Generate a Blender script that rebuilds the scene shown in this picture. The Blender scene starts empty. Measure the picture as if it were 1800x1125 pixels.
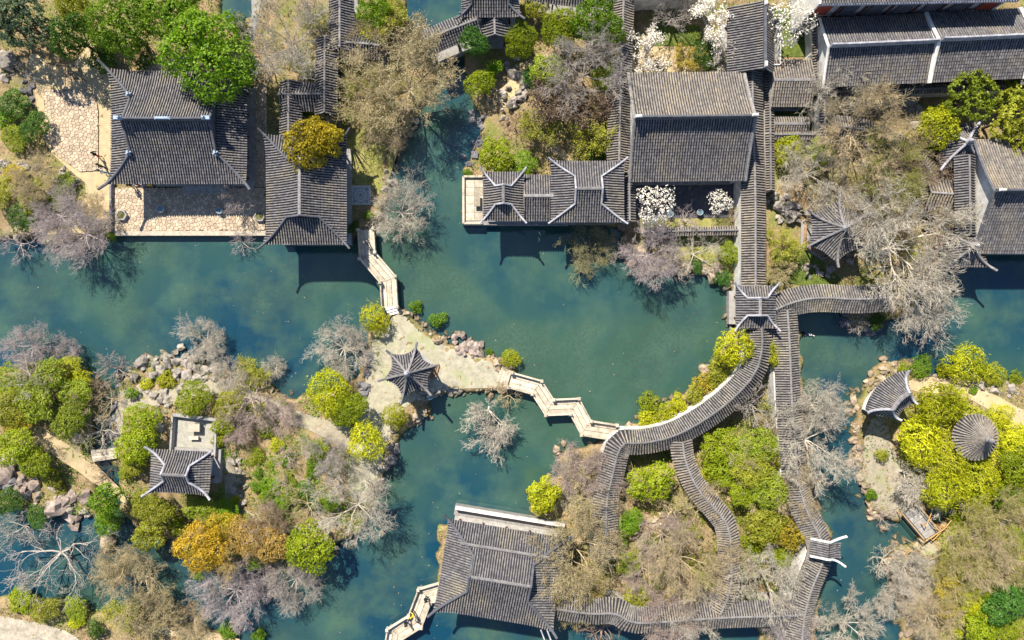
import bpy, math, random
import numpy as np
from mathutils import Vector

# ------------------------------------------------------------------ camera, sky, sun, exposure
SC = bpy.context.scene
COL = SC.collection
PXM, CAMZ = 16.0, 75.0            # photo pixels per metre at water level, drone height
cam_d = bpy.data.cameras.new('camera')
cam_d.lens = 24.0; cam_d.sensor_width = 36.0; cam_d.clip_end = 3000.0
cam = bpy.data.objects.new('camera', cam_d); COL.objects.link(cam)
cam.location = (0, 0, CAMZ); cam.rotation_euler = (0, 0, 0)
SC.camera = cam

SUN_EL = math.radians(49.0)
SUN_AZ = math.atan2(-0.46, 0.89)
world = bpy.data.worlds.new('World'); SC.world = world; world.use_nodes = True
wn = world.node_tree
bg = wn.nodes['Background']
skyn = wn.nodes.new('ShaderNodeTexSky'); skyn.sky_type = 'NISHITA'; skyn.sun_disc = False; skyn.ozone_density = 2.5; skyn.dust_density = 0.4
skyn.sun_elevation = SUN_EL; skyn.sun_rotation = SUN_AZ
wn.links.new(skyn.outputs[0], bg.inputs[0]); bg.inputs[1].default_value = 0.085
sun_d = bpy.data.lights.new('sun', 'SUN'); sun_d.energy = 5.0; sun_d.angle = math.radians(0.5)
sun_d.color = (1.0, 0.91, 0.76)
sun = bpy.data.objects.new('sun', sun_d); COL.objects.link(sun)
sdir = Vector((math.sin(SUN_AZ) * math.cos(SUN_EL), math.cos(SUN_AZ) * math.cos(SUN_EL), math.sin(SUN_EL)))
sun.rotation_euler = sdir.to_track_quat('Z', 'Y').to_euler(); sun.location = (-20, 40, 60)
SC.view_settings.view_transform = 'Standard'; SC.view_settings.look = 'None'
SC.view_settings.exposure = 1.13; SC.view_settings.gamma = 1.0
SC.view_settings.use_curve_mapping = False

# ------------------------------------------------------------------ helpers
def P(px, py, z):
    """photo pixel seen at height z -> world point"""
    k = (CAMZ - z) / CAMZ
    return ((px - 900.0) / PXM * k, (562.5 - py) / PXM * k, z)

def P2(px, py, z=0.6):
    p = P(px, py, z); return (p[0], p[1])

OFF = {}
class MB:
    def __init__(s): s.v = []; s.f = []; s.n = 0; s.mi = []
    def add(s, v, f, mi=0):
        v = np.asarray(v, float).reshape(-1, 3)
        s.v.append(v)
        for q in f: s.f.append([i + s.n for i in q]); s.mi.append(mi)
        s.n += len(v)
    def addarr(s, v, f):
        v = np.asarray(v, float).reshape(-1, 3)
        s.v.append(v); s.f.extend((np.asarray(f) + s.n).tolist()); s.mi.extend([0] * len(f)); s.n += len(v)
    def box(s, c, size, rz=0.0, taper=1.0):
        hx, hy, hz = size[0] / 2, size[1] / 2, size[2] / 2
        ca, sa = math.cos(rz), math.sin(rz)
        vs = []
        for z, t in ((-hz, 1.0), (hz, taper)):
            for x, y in ((-hx, -hy), (hx, -hy), (hx, hy), (-hx, hy)):
                x *= t; y *= t
                vs.append((c[0] + x * ca - y * sa, c[1] + x * sa + y * ca, c[2] + z))
        s.add(vs, [(3, 2, 1, 0), (4, 5, 6, 7), (0, 1, 5, 4), (1, 2, 6, 5), (2, 3, 7, 6), (3, 0, 4, 7)])
    def tube(s, pts, rad, n=6, cap=True):
        pts = np.asarray(pts, float)
        if not hasattr(rad, '__len__'): rad = [rad] * len(pts)
        d = np.gradient(pts, axis=0); vs = []
        for i, p in enumerate(pts):
            t = d[i] / (np.linalg.norm(d[i]) + 1e-9)
            a = np.cross(t, (0, 0, 1) if abs(t[2]) < .9 else (1, 0, 0)); a /= np.linalg.norm(a)
            b = np.cross(t, a)
            for k in range(n):
                an = 2 * math.pi * k / n
                vs.append(p + rad[i] * (math.cos(an) * a + math.sin(an) * b))
        f = []
        for i in range(len(pts) - 1):
            for k in range(n):
                k2 = (k + 1) % n
                f.append((i * n + k, i * n + k2, (i + 1) * n + k2, (i + 1) * n + k))
        if cap:
            f.append(tuple(range(n - 1, -1, -1))); m = (len(pts) - 1) * n; f.append(tuple(m + k for k in range(n)))
        s.add(vs, f)
    def sweep(s, pts, w, h, z0=0.0):
        """rectangular-topped bar along pts, bottom at pts+z0, rounded top"""
        pts = np.asarray(pts, float); d = np.gradient(pts, axis=0); vs = []
        for i, p in enumerate(pts):
            t = d[i].copy(); t[2] = 0; t /= (np.linalg.norm(t) + 1e-9)
            a = np.array((-t[1], t[0], 0))
            for (o, z) in ((-.5, 0), (-.5, .7), (-.28, 1), (.28, 1), (.5, .7), (.5, 0)):
                vs.append(p + a * o * w + np.array((0, 0, z0 + z * h)))
        f = []
        n = 6
        for i in range(len(pts) - 1):
            for k in range(n):
                k2 = (k + 1) % n
                f.append((i * n + k, (i + 1) * n + k, (i + 1) * n + k2, i * n + k2))
        f.append(tuple(range(n))); m = (len(pts) - 1) * n; f.append(tuple(m + n - 1 - k for k in range(n)))
        s.add(vs, f)
    def lathe(s, c, prof, n=16):
        vs = []; f = []
        for r, z in prof:
            for k in range(n):
                a = 2 * math.pi * k / n; vs.append((c[0] + r * math.cos(a), c[1] + r * math.sin(a), c[2] + z))
        for i in range(len(prof) - 1):
            for k in range(n):
                k2 = (k + 1) % n; f.append((i * n + k, i * n + k2, (i + 1) * n + k2, (i + 1) * n + k))
        f.append(tuple(range(n - 1, -1, -1))); m = (len(prof) - 1) * n; f.append(tuple(m + k for k in range(n)))
        s.add(vs, f)
    def prism(s, poly, z0, z1):
        n = len(poly)
        ar = sum(poly[i][0] * poly[(i + 1) % n][1] - poly[(i + 1) % n][0] * poly[i][1] for i in range(n))
        if ar < 0: poly = poly[::-1]
        vs = [(x, y, z0) for x, y in poly] + [(x, y, z1) for x, y in poly]
        f = [tuple(range(n - 1, -1, -1)), tuple(range(n, 2 * n))]
        for k in range(n): f.append((k, (k + 1) % n, n + (k + 1) % n, n + k))
        s.add(vs, f)
    def mesh(s, name, off=(0, 0, 0), smooth=False):
        me = bpy.data.meshes.new(name)
        v = np.concatenate(s.v) - np.array(off)
        me.from_pydata(v.tolist(), [], s.f)
        if max(s.mi or [0]) > 0: me.polygons.foreach_set('material_index', s.mi)
        if smooth: me.polygons.foreach_set('use_smooth', [True] * len(me.polygons))
        me.update(); return me
    def build(s, name, mat, parent=None, smooth=False, kind=None, label=None):
        off = OFF.get(parent.name, (0, 0, 0)) if parent else (0, 0, 0)
        me = s.mesh(name, off, smooth)
        for m in (mat if isinstance(mat, (list, tuple)) else [mat]): me.materials.append(m)
        return link(name, me, parent, kind, label)

def link(name, me, parent=None, kind=None, label=None, off=None):
    o = bpy.data.objects.new(name, me); COL.objects.link(o)
    if parent:
        o.parent = parent; OFF[o.name] = OFF.get(parent.name, (0, 0, 0))
    if kind: o['kind'] = kind
    if label: o['label'] = label
    return o

def tag(o, label, cat, group=None, kind=None):
    o['label'] = label; o['category'] = cat
    if group: o['group'] = group
    if kind: o['kind'] = kind
    return o

def thing(name, label, cat, loc=(0, 0, 0), group=None):
    o = bpy.data.objects.new(name, None); COL.objects.link(o); o.location = loc
    o.empty_display_size = 0.3
    OFF[o.name] = tuple(loc); return tag(o, label, cat, group)

# ------------------------------------------------------------------ materials
def nodes(m):
    m.use_nodes = True; return m.node_tree.nodes, m.node_tree.links
def mixrgb(n, l, fac, a, b, mode='MIX'):
    x = n.new('ShaderNodeMix'); x.data_type = 'RGBA'; x.blend_type = mode
    for sock, val in ((x.inputs[0], fac), (x.inputs[6], a), (x.inputs[7], b)):
        if hasattr(val, 'is_linked') or hasattr(val, 'node'): l.new(val, sock)
        elif isinstance(val, (int, float)): sock.default_value = val
        else: sock.default_value = (*val, 1)
    return x.outputs[2]
def ramp(n, l, fac, a, b):
    r = n.new('ShaderNodeMapRange'); r.inputs[1].default_value = a; r.inputs[2].default_value = b
    l.new(fac, r.inputs[0]); return r.outputs[0]
def noise(n, l, scale, detail=4, vec=None, rough=.6):
    t = n.new('ShaderNodeTexNoise'); t.inputs['Scale'].default_value = scale
    t.inputs['Detail'].default_value = detail; t.inputs['Roughness'].default_value = rough
    if vec is None: vec = n.new('ShaderNodeNewGeometry').outputs['Position']
    l.new(vec, t.inputs['Vector']); return t.outputs[0]
def pmat(name, c1, c2=None, scale=1.5, rough=.85, isl=0.0, bump=0.0, bscale=12, c3=None, s3=.25, lo=.35, hi=.65, spec=.25, wet=False):
    """two-tone procedural surface; isl = strength of per-piece random tone; c3 = wear colour in large patches"""
    m = bpy.data.materials.new(name); n, l = nodes(m); b = n['Principled BSDF']
    b.inputs['Roughness'].default_value = rough; b.inputs['Specular IOR Level'].default_value = spec
    c2 = c2 or tuple(x * .7 for x in c1)
    col = mixrgb(n, l, ramp(n, l, noise(n, l, scale, 6), lo, hi), c1, c2)
    if c3: col = mixrgb(n, l, ramp(n, l, noise(n, l, s3, 5, rough=.7), .5, .68), col, c3)
    if isl:
        g = n.new('ShaderNodeNewGeometry'); oi = n.new('ShaderNodeObjectInfo')
        ad = n.new('ShaderNodeMath'); ad.operation = 'ADD'; l.new(g.outputs['Random Per Island'], ad.inputs[0]); l.new(oi.outputs['Random'], ad.inputs[1])
        fr = n.new('ShaderNodeMath'); fr.operation = 'FRACT'; l.new(ad.outputs[0], fr.inputs[0])
        v = n.new('ShaderNodeMapRange'); v.inputs[3].default_value = 1 - isl; v.inputs[4].default_value = 1 + isl
        l.new(fr.outputs[0], v.inputs[0])
        hs = n.new('ShaderNodeHueSaturation'); l.new(v.outputs[0], hs.inputs['Value']); l.new(col, hs.inputs['Color']); col = hs.outputs[0]
    if wet:
        sz = n.new('ShaderNodeSeparateXYZ'); l.new(n.new('ShaderNodeNewGeometry').outputs['Position'], sz.inputs[0])
        col = mixrgb(n, l, ramp(n, l, sz.outputs[2], .30, .06), col, (.05, .05, .03))
    l.new(col, b.inputs['Base Color'])
    if bump:
        bm = n.new('ShaderNodeBump'); bm.inputs['Strength'].default_value = bump; bm.inputs['Distance'].default_value = .05
        l.new(noise(n, l, bscale, 5), bm.inputs['Height']); l.new(bm.outputs[0], b.inputs['Normal'])
    return m
def leafmat(name, c1, c2, rough=.5, trans=.42):
    m = bpy.data.materials.new(name); n, l = nodes(m); b = n['Principled BSDF']
    b.inputs['Roughness'].default_value = rough; b.inputs['Specular IOR Level'].default_value = .3
    g = n.new('ShaderNodeNewGeometry'); oi = n.new('ShaderNodeObjectInfo')
    t = noise(n, l, .55, 3)
    a = n.new('ShaderNodeMath'); a.operation = 'MULTIPLY_ADD'; l.new(g.outputs['Random Per Island'], a.inputs[0]); a.inputs[1].default_value = .6
    l.new(ramp(n, l, t, .3, 1.2), a.inputs[2])
    col = mixrgb(n, l, a.outputs[0], c1, c2)
    hs = n.new('ShaderNodeHueSaturation'); l.new(col, hs.inputs['Color'])
    v = n.new('ShaderNodeMapRange'); v.inputs[3].default_value = .8; v.inputs[4].default_value = 1.2; l.new(oi.outputs['Random'], v.inputs[0]); l.new(v.outputs[0], hs.inputs['Value'])
    l.new(hs.outputs[0], b.inputs['Base Color'])
    tr = n.new('ShaderNodeBsdfTranslucent'); l.new(hs.outputs[0], tr.inputs[0])
    mx = n.new('ShaderNodeMixShader'); mx.inputs[0].default_value = trans
    l.new(b.outputs[0], mx.inputs[1]); l.new(tr.outputs[0], mx.inputs[2]); l.new(mx.outputs[0], n['Material Output'].inputs[0])
    return m

M = {}
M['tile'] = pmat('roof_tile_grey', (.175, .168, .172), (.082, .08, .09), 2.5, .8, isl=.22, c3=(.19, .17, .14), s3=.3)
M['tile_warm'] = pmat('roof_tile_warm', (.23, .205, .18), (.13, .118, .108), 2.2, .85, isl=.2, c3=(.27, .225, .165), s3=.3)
M['tile_mid'] = pmat('roof_tile_mid', (.205, .19, .178), (.105, .10, .098), 2.3, .82, isl=.22, c3=(.25, .22, .165), s3=.35)
M['pan'] = pmat('roof_pan_tile', (.030, .029, .036), (.016, .016, .02), 3, .9)
M['ridge_dark'] = pmat('ridge_dark', (.10, .105, .125), (.06, .062, .075), 2, .8)
M['ridge_pale'] = pmat('ridge_pale', (.36, .36, .39), (.19, .19, .22), 2, .8)
M['ridge_tile'] = pmat('ridge_tile', (.21, .20, .20), (.115, .112, .118), 3, .8, isl=.25)
M['ornament'] = pmat('ridge_ornament', (.30, .38, .48), (.20, .26, .36), 5, .7)
M['plaster'] = pmat('white_plaster', (.70, .69, .66), (.48, .47, .45), 1.3, .9, c3=(.33, .32, .30), s3=.5, bump=.1)
M['timber'] = pmat('dark_red_timber', (.10, .035, .025), (.06, .025, .02), 4, .6)
M['redtimber'] = pmat('red_timber', (.34, .06, .035), (.24, .05, .03), 5, .6)
M['brownwood'] = pmat('brown_wood', (.30, .19, .10), (.18, .11, .06), 6, .7, isl=.2)
M['stone'] = pmat('pale_stone', (.50, .44, .35), (.33, .29, .235), 2.6, .85, isl=.2, bump=.2, c3=(.25, .225, .18), s3=1.2, wet=True)
M['stone_grey'] = pmat('grey_stone', (.30, .29, .28), (.20, .195, .19), 2, .85, isl=.2, bump=.2)
M['flag'] = pmat('flagstone_buff', (.46, .37, .265), (.34, .275, .205), 1.6, .85, isl=.24, bump=.2, c3=(.38, .285, .22), s3=.5)
M['joint'] = pmat('joint_mortar', (.12, .095, .065), (.08, .065, .045), 3, .95)
M['rock'] = pmat('limestone_grey', (.34, .30, .265), (.17, .155, .14), 2.6, .9, isl=.25, bump=.8, bscale=5, c3=(.085, .09, .04), s3=.8, wet=True)
M['rock_warm'] = pmat('limestone_warm', (.36, .28, .20), (.19, .15, .115), 2.6, .9, isl=.25, bump=.8, bscale=5, c3=(.11, .11, .045), s3=.8, wet=True)
M['rock_pink'] = pmat('rock_pinkish', (.33, .265, .235), (.185, .15, .135), 2.6, .9, isl=.22, bump=.8, bscale=5, c3=(.12, .105, .07), s3=.8, wet=True)
M['rock_dark'] = pmat('rock_dark', (.19, .18, .19), (.10, .10, .11), 2.2, .9, isl=.25, bump=.5, bscale=6)
M['sand'] = pmat('fine_gravel', (.36, .335, .255), (.25, .235, .18), 2.2, .95, bump=.5, bscale=26, c3=(.27, .285, .15), s3=.45)
M['court_gravel'] = pmat('court_gravel', (.34, .33, .29), (.25, .24, .21), 4, .95, bump=.5, bscale=28)
M['tan_path'] = pmat('tan_earth_path', (.45, .35, .21), (.35, .27, .17), 1.8, .95, bump=.25, bscale=20, c3=(.34, .30, .16), s3=.5)
M['grey_path'] = pmat('grey_path', (.31, .275, .215), (.21, .185, .145), 2, .95, bump=.3, bscale=25, c3=(.25, .25, .15), s3=.6)
M['lawn'] = pmat('thin_lawn', (.24, .23, .065), (.16, .17, .05), 2.2, .95, bump=.4, bscale=25, c3=(.30, .25, .12), s3=.5)
M['moss'] = pmat('moss_green', (.10, .13, .02), (.05, .08, .015), 1.6, .95, bump=.4, bscale=18)
M['court'] = pmat('court_stone_shaded', (.09, .095, .11), (.06, .06, .075), 2, .9, isl=.1)  # dark blue-grey: the courtyard's shade is put into the stone colour
M['vat'] = pmat('glazed_vat', (.30, .36, .40), (.22, .27, .31), 3, .35, spec=.5)
M['vatwater'] = pmat('vat_water', (.10, .16, .20), (.08, .13, .17), 3, .08, spec=.5)
M['soilpot'] = pmat('planter_soil', (.13, .12, .05), (.08, .09, .03), 4, .95)
M['pebble_blue'] = pmat('pebble_blue', (.22, .27, .31), (.15, .19, .23), 6, .9, isl=.3)
M['pebble_pale'] = pmat('pebble_pale', (.44, .43, .40), (.34, .34, .32), 6, .9)
M['bamboo'] = pmat('bamboo_rail', (.50, .31, .13), (.38, .22, .09), 8, .6)
M['skin'] = pmat('skin', (.55, .33, .24), (.5, .3, .2), 3, .6)
M['hair'] = pmat('hair_black', (.015, .012, .012), (.02, .016, .015), 6, .5)
def cloth(nm, c): M[nm] = pmat('cloth_' + nm, c, tuple(x * .8 for x in c), 9, .9)
cloth('c_black', (.02, .02, .025)); cloth('c_red', (.5, .04, .03)); cloth('c_olive', (.13, .12, .05)); cloth('c_white', (.7, .7, .72))
cloth('c_yellow', (.75, .45, .03)); cloth('c_blue', (.10, .33, .6)); cloth('c_jean', (.05, .07, .13)); cloth('c_grey', (.2, .2, .22)); cloth('c_cyan', (.25, .6, .75))
M['metal'] = pmat('grey_metal', (.35, .36, .38), (.28, .29, .30), 5, .4, spec=.5)
L = {}
L['dark'] = leafmat('leaf_dark', (.025, .085, .012), (.11, .20, .018))
L['mid'] = leafmat('leaf_mid', (.06, .16, .007), (.23, .36, .012))
L['jade'] = leafmat('leaf_jade', (.03, .12, .018), (.11, .24, .03))
L['bright'] = leafmat('leaf_bright', (.13, .21, .006), (.36, .41, .012))
L['lime'] = leafmat('leaf_lime', (.22, .27, .006), (.50, .50, .015))
L['yellow'] = leafmat('leaf_yellow', (.27, .32, .010), (.66, .64, .02))
L['gold'] = leafmat('leaf_gold', (.25, .21, .012), (.54, .43, .035))
L['orange'] = leafmat('leaf_orange', (.34, .225, .015), (.64, .45, .03))
L['rust'] = leafmat('leaf_rust', (.28, .20, .05), (.52, .36, .10))
L['olive'] = leafmat('leaf_olive', (.17, .20, .012), (.42, .42, .045))
L['sage'] = leafmat('leaf_sage', (.12, .19, .012), (.36, .42, .035))
L['blue'] = leafmat('leaf_bluegreen', (.045, .09, .05), (.16, .22, .12))
L['brown'] = leafmat('leaf_brown', (.085, .055, .035), (.24, .17, .11))
L['tan'] = leafmat('bud_tan', (.24, .21, .10), (.46, .40, .22))
L['white'] = leafmat('magnolia_petal', (.70, .64, .53), (.86, .83, .76), trans=.2)
L['grass'] = leafmat('grass_green', (.07, .12, .012), (.25, .27, .04))
L['litter'] = leafmat('leaf_litter', (.16, .11, .06), (.38, .28, .16), trans=.1)
def bark(nm, c, c2=None): M[nm] = pmat(nm, c, c2 or tuple(x * .75 for x in c), 4, .9, isl=.2)
bark('b_grey', (.35, .315, .285)); bark('b_lav', (.40, .345, .34)); bark('b_white', (.48, .435, .36)); bark('b_tan', (.44, .355, .215))
bark('b_brown', (.30, .22, .16)); bark('b_dark', (.09, .075, .06)); bark('b_pink', (.41, .325, .285)); bark('b_olive', (.27, .25, .13))

def water_mat():
    m = bpy.data.materials.new('pond_water'); n, l = nodes(m); b = n['Principled BSDF']
    pos = n.new('ShaderNodeNewGeometry').outputs['Position']
    sx = n.new('ShaderNodeVectorMath'); sx.operation = 'DISTANCE'; l.new(pos, sx.inputs[0]); sx.inputs[1].default_value = (7, 1, 0)   # weedy middle of the main pool
    near = n.new('ShaderNodeMapRange'); near.inputs[1].default_value = 34; near.inputs[2].default_value = 6; near.inputs[3].default_value = -.12; near.inputs[4].default_value = .45; l.new(sx.outputs['Value'], near.inputs[0])
    bg_ = n.new('ShaderNodeMath'); bg_.operation = 'ADD'; l.new(ramp(n, l, noise(n, l, .055, 4, pos, .55), .38, .68), bg_.inputs[0]); l.new(near.outputs[0], bg_.inputs[1]); bg_.use_clamp = True
    big = bg_.outputs[0]
    mid = ramp(n, l, noise(n, l, .17, 5, pos, .6), .44, .70)
    fine = ramp(n, l, noise(n, l, 3.2, 3, pos, .7), .42, .68)
    patch = ramp(n, l, noise(n, l, .09, 4, pos, .55), .45, .6)
    c = mixrgb(n, l, big, (.004, .036, .066), (.030, .072, .050))
    c = mixrgb(n, l, mid, c, (.046, .094, .067))
    ff = n.new('ShaderNodeMath'); ff.operation = 'MULTIPLY'; l.new(fine, ff.inputs[0]); l.new(patch, ff.inputs[1])
    f2 = n.new('ShaderNodeMath'); f2.operation = 'MULTIPLY'; l.new(ff.outputs[0], f2.inputs[0]); f2.inputs[1].default_value = .6
    c = mixrgb(n, l, f2.outputs[0], c, (.034, .044, .026))
    l.new(c, b.inputs['Base Color'])
    b.inputs['Roughness'].default_value = .06; b.inputs['IOR'].default_value = 1.33
    b.inputs['Specular IOR Level'].default_value = 1.0
    bm = n.new('ShaderNodeBump'); bm.inputs['Strength'].default_value = .22; bm.inputs['Distance'].default_value = .05
    l.new(noise(n, l, 2.2, 3, pos), bm.inputs['Height']); l.new(bm.outputs[0], b.inputs['Normal'])
    return m
M['water'] = water_mat()
def ground_mat():
    m = bpy.data.materials.new('garden_earth'); n, l = nodes(m); b = n['Principled BSDF']; b.inputs['Roughness'].default_value = .95
    b.inputs['Specular IOR Level'].default_value = .1
    pos = n.new('ShaderNodeNewGeometry').outputs['Position']
    c = mixrgb(n, l, ramp(n, l, noise(n, l, 1.1, 6, pos, .65), .35, .65), (.29, .21, .12), (.16, .12, .065))
    c = mixrgb(n, l, ramp(n, l, noise(n, l, .33, 5, pos, .65), .47, .62), c, (.15, .16, .045))
    c = mixrgb(n, l, ramp(n, l, noise(n, l, 5, 4, pos, .6), .55, .75), c, (.34, .27, .17))
    sz = n.new('ShaderNodeSeparateXYZ'); l.new(pos, sz.inputs[0])
    c = mixrgb(n, l, ramp(n, l, sz.outputs[2], .38, .02), c, (.045, .05, .025))   # wet algae at the waterline
    l.new(c, b.inputs['Base Color'])
    bm = n.new('ShaderNodeBump'); bm.inputs['Strength'].default_value = .5; bm.inputs['Distance'].default_value = .08
    l.new(noise(n, l, 7, 6, pos), bm.inputs['Height']); l.new(bm.outputs[0], b.inputs['Normal'])
    return m
M['ground'] = ground_mat()

# ------------------------------------------------------------------ terrain and water
RNG = np.random.default_rng(7); random.seed(7)
def chaikin(p, it=2, closed=True):
    p = np.asarray(p, float)
    for _ in range(it):
        if closed:
            q = np.roll(p, -1, 0); p = np.stack([.75 * p + .25 * q, .25 * p + .75 * q], 1).reshape(-1, p.shape[1])
        else:
            a, b2 = p[:-1], p[1:]
            mid = np.stack([.75 * a + .25 * b2, .25 * a + .75 * b2], 1).reshape(-1, p.shape[1])
            p = np.concatenate([p[:1], mid, p[-1:]])
    return p
F = 900     # land and water run on well past the frame
LAND = [
 [(-F, 440), (0, 425), (50, 418), (100, 438), (160, 438), (198, 413), (466, 413), (612, 424), (636, 410), (657, 398), (680, 368), (690, 320), (686, 280), (705, 240), (730, 215), (752, 180), (768, 140), (764, 105), (745, 70), (722, 45), (708, 0), (700, -F), (-F, -F)],
 [(812, -F), (814, 0), (818, 45), (806, 75), (812, 110), (822, 140), (835, 200), (848, 218), (832, 245), (826, 280), (813, 305), (812, 392), (1000, 393), (1085, 396), (1098, 440), (1130, 470), (1180, 485), (1230, 480), (1262, 500), (1288, 505), (1288, 590), (1400, 590), (1403, 545), (1482, 542), (1490, 572), (1520, 582), (1555, 570), (1600, 555), (1645, 510), (1690, 470), (1722, 444), (2000, 444), (1800 + F, 444), (1800 + F, -F)],
 [(1290, 560), (1270, 600), (1254, 630), (1243, 662), (1205, 690), (1155, 718), (1118, 744), (1085, 752), (1062, 775), (1000, 785), (978, 800), (985, 830), (950, 850), (932, 880), (926, 910), (1000, 945), (1010, 1100), (1110, 1100), (1395, 1098), (1392, 1125 + F), (1436, 1125 + F), (1436, 1060), (1455, 1005), (1470, 965), (1462, 930), (1436, 885), (1428, 800), (1420, 720), (1412, 640), (1405, 545)],
 [(1545, 636), (1600, 632), (1640, 662), (1700, 655), (1760, 668), (1800, 664), (1800 + F, 660), (1800 + F, 1125 + F), (1570, 1125 + F), (1585, 1125), (1576, 1060), (1562, 1010), (1562, 975), (1590, 948), (1625, 938), (1600, 906), (1562, 924), (1530, 905), (1510, 860), (1500, 800), (1496, 740), (1512, 680)],
 [(690, 543), (715, 545), (745, 570), (790, 602), (850, 622), (905, 642), (912, 665), (890, 690), (835, 690), (790, 690), (762, 702), (752, 735), (725, 747), (705, 767), (692, 812), (672, 842), (665, 880), (640, 930), (590, 965), (540, 992), (470, 1000), (400, 1000), (335, 1000), (318, 962), (290, 947), (240, 930), (215, 905), (196, 880), (192, 835), (198, 790), (195, 740), (203, 700), (210, 660), (270, 630), (330, 640), (400, 640), (450, 665), (510, 697), (545, 692), (600, 685), (634, 650), (640, 600), (655, 565)],
 [(-F, 660), (0, 650), (60, 634), (130, 637), (168, 660), (178, 700), (166, 760), (168, 810), (172, 850), (196, 890), (196, 930), (150, 906), (100, 906), (50, 900), (0, 890), (-F, 890)],
 [(-F, 1042), (0, 1046), (100, 1052), (160, 1068), (230, 1082), (300, 1092), (380, 1106), (400, 1125), (420, 1125 + F), (-F, 1125 + F)],
 [(768, 920), (1000, 945), (1010, 1095), (770, 1064)],
]
CUTS = [
 [(385, -10), (447, -10), (440, 32), (408, 40), (390, 25)],
 [(1555, 940), (1600, 912), (1640, 888), (1700, 866), (1722, 872), (1665, 908), (1622, 940), (1588, 955), (1560, 975)],
 [(196, 820), (186, 850), (200, 892), (214, 884), (206, 845), (203, 820)],
]
def in_poly(x, y, poly):
    r = np.zeros(x.shape, bool); n = len(poly)
    for i in range(n):
        x1, y1 = poly[i]; x2, y2 = poly[(i + 1) % n]
        if y1 == y2: continue
        c = ((y1 > y) != (y2 > y)) & (x < (x2 - x1) * (y - y1) / (y2 - y1) + x1); r ^= c
    return r
def dist_poly(x, y, poly):
    d = np.full(x.shape, 1e9); n = len(poly)
    for i in range(n):
        x1, y1 = poly[i]; x2, y2 = poly[(i + 1) % n]; dx, dy = x2 - x1, y2 - y1; q = dx * dx + dy * dy
        if q == 0: continue
        t = np.clip(((x - x1) * dx + (y - y1) * dy) / q, 0, 1)
        d = np.minimum(d, (x - x1 - t * dx) ** 2 + (y - y1 - t * dy) ** 2)
    return np.sqrt(d)
def wpoly(pts, z=.5, it=1): return chaikin([P2(a, b, z) for a, b in pts], it)
LW = [wpoly(p, .2, 1) for p in LAND[:-1]] + [wpoly(LAND[-1], .2, 0)]
CW = [wpoly(p, .2, 1) for p in CUTS]
MOUND = [(330, 770, 130, .8), (540, 830, 110, .9), (90, 730, 110, .8), (1680, 780, 120, 1.3), (1180, 930, 150, .9), (1330, 830, 90, .8), (1000, 180, 110, 1.0), (1540, 300, 150, .9), (40, 330, 70, .7), (1720, 990, 130, 1.0)]
gx = np.concatenate([[-900, -400, -200, -120, -90, -72], np.arange(-62, 62.01, .3), [72, 90, 120, 200, 400, 900]])
gy = np.concatenate([[-900, -400, -200, -100, -60, -48], np.arange(-40, 40.01, .3), [48, 60, 100, 200, 400, 900]])
GX, GY = np.meshgrid(gx, gy)
wob = .16 * (np.sin(GX * 2.1 + 1.3 * np.sin(GY * 1.7)) + np.sin(GY * 2.4 + 1.1 * np.sin(GX * 1.3))) + .12 * np.sin(GX * 5.1 + GY * 3.3) * np.sin(GY * 4.7 - GX * 2.2)
SD = np.full(GX.shape, -1e9)
for p in LW:
    ins = in_poly(GX, GY, p); d = dist_poly(GX, GY, p); SD = np.maximum(SD, np.where(ins, d, -d))
for p in CW:
    ins = in_poly(GX, GY, p); d = dist_poly(GX, GY, p); SD = np.minimum(SD, np.where(ins, -d, d))
SD2 = SD + wob
tt = np.clip((SD2 + .55) / 1.1, 0, 1); tt = tt * tt * (3 - 2 * tt)
GZ = -.9 + tt * 1.5
for mx, my, mr, mh in MOUND:
    c = P2(mx, my); r = mr / PXM
    q = np.clip(1 - ((GX - c[0]) ** 2 + (GY - c[1]) ** 2) / r ** 2, 0, 1)
    GZ += mh * q * q * (3 - 2 * q) * np.clip(SD2 / 2.0, 0, 1)
bmp = .05 * np.sin(GX * 3.1 + GY * 1.9) * np.sin(GY * 2.7 - GX) + .04 * RNG.standard_normal(GX.shape)
GZ += np.where(SD2 > .5, bmp * (np.abs(GX) < 63) * (np.abs(GY) < 41), 0)
def gz(x, y):
    i = np.clip(np.searchsorted(gx, x) - 1, 0, len(gx) - 2); j = np.clip(np.searchsorted(gy, y) - 1, 0, len(gy) - 2)
    fx = (x - gx[i]) / (gx[i + 1] - gx[i]); fy = (y - gy[j]) / (gy[j + 1] - gy[j])
    return (GZ[j, i] * (1 - fx) + GZ[j, i + 1] * fx) * (1 - fy) + (GZ[j + 1, i] * (1 - fx) + GZ[j + 1, i + 1] * fx) * fy
def sdv(x, y):
    i = np.clip(np.searchsorted(gx, x) - 1, 0, len(gx) - 2); j = np.clip(np.searchsorted(gy, y) - 1, 0, len(gy) - 2)
    return SD[j, i]
nx, ny = len(gx), len(gy)
idx = np.arange(nx * ny).reshape(ny, nx)
fq = np.stack([idx[:-1, :-1], idx[:-1, 1:], idx[1:, 1:], idx[1:, :-1]], -1).reshape(-1, 4)
mb = MB(); mb.addarr(np.stack([GX, GY, GZ], -1).reshape(-1, 3), fq)
g = mb.build('ground', M['ground'], smooth=True); tag(g, 'brown earth and thin grass of the garden banks and islands', 'ground', kind='structure')
mb = MB(); mb.add([(-900, -900, 0), (900, -900, 0), (900, 900, 0), (-900, 900, 0)], [(0, 1, 2, 3)])
g = mb.build('water', M['water']); tag(g, 'murky teal pond water winding between the islands', 'water', kind='structure')

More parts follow.
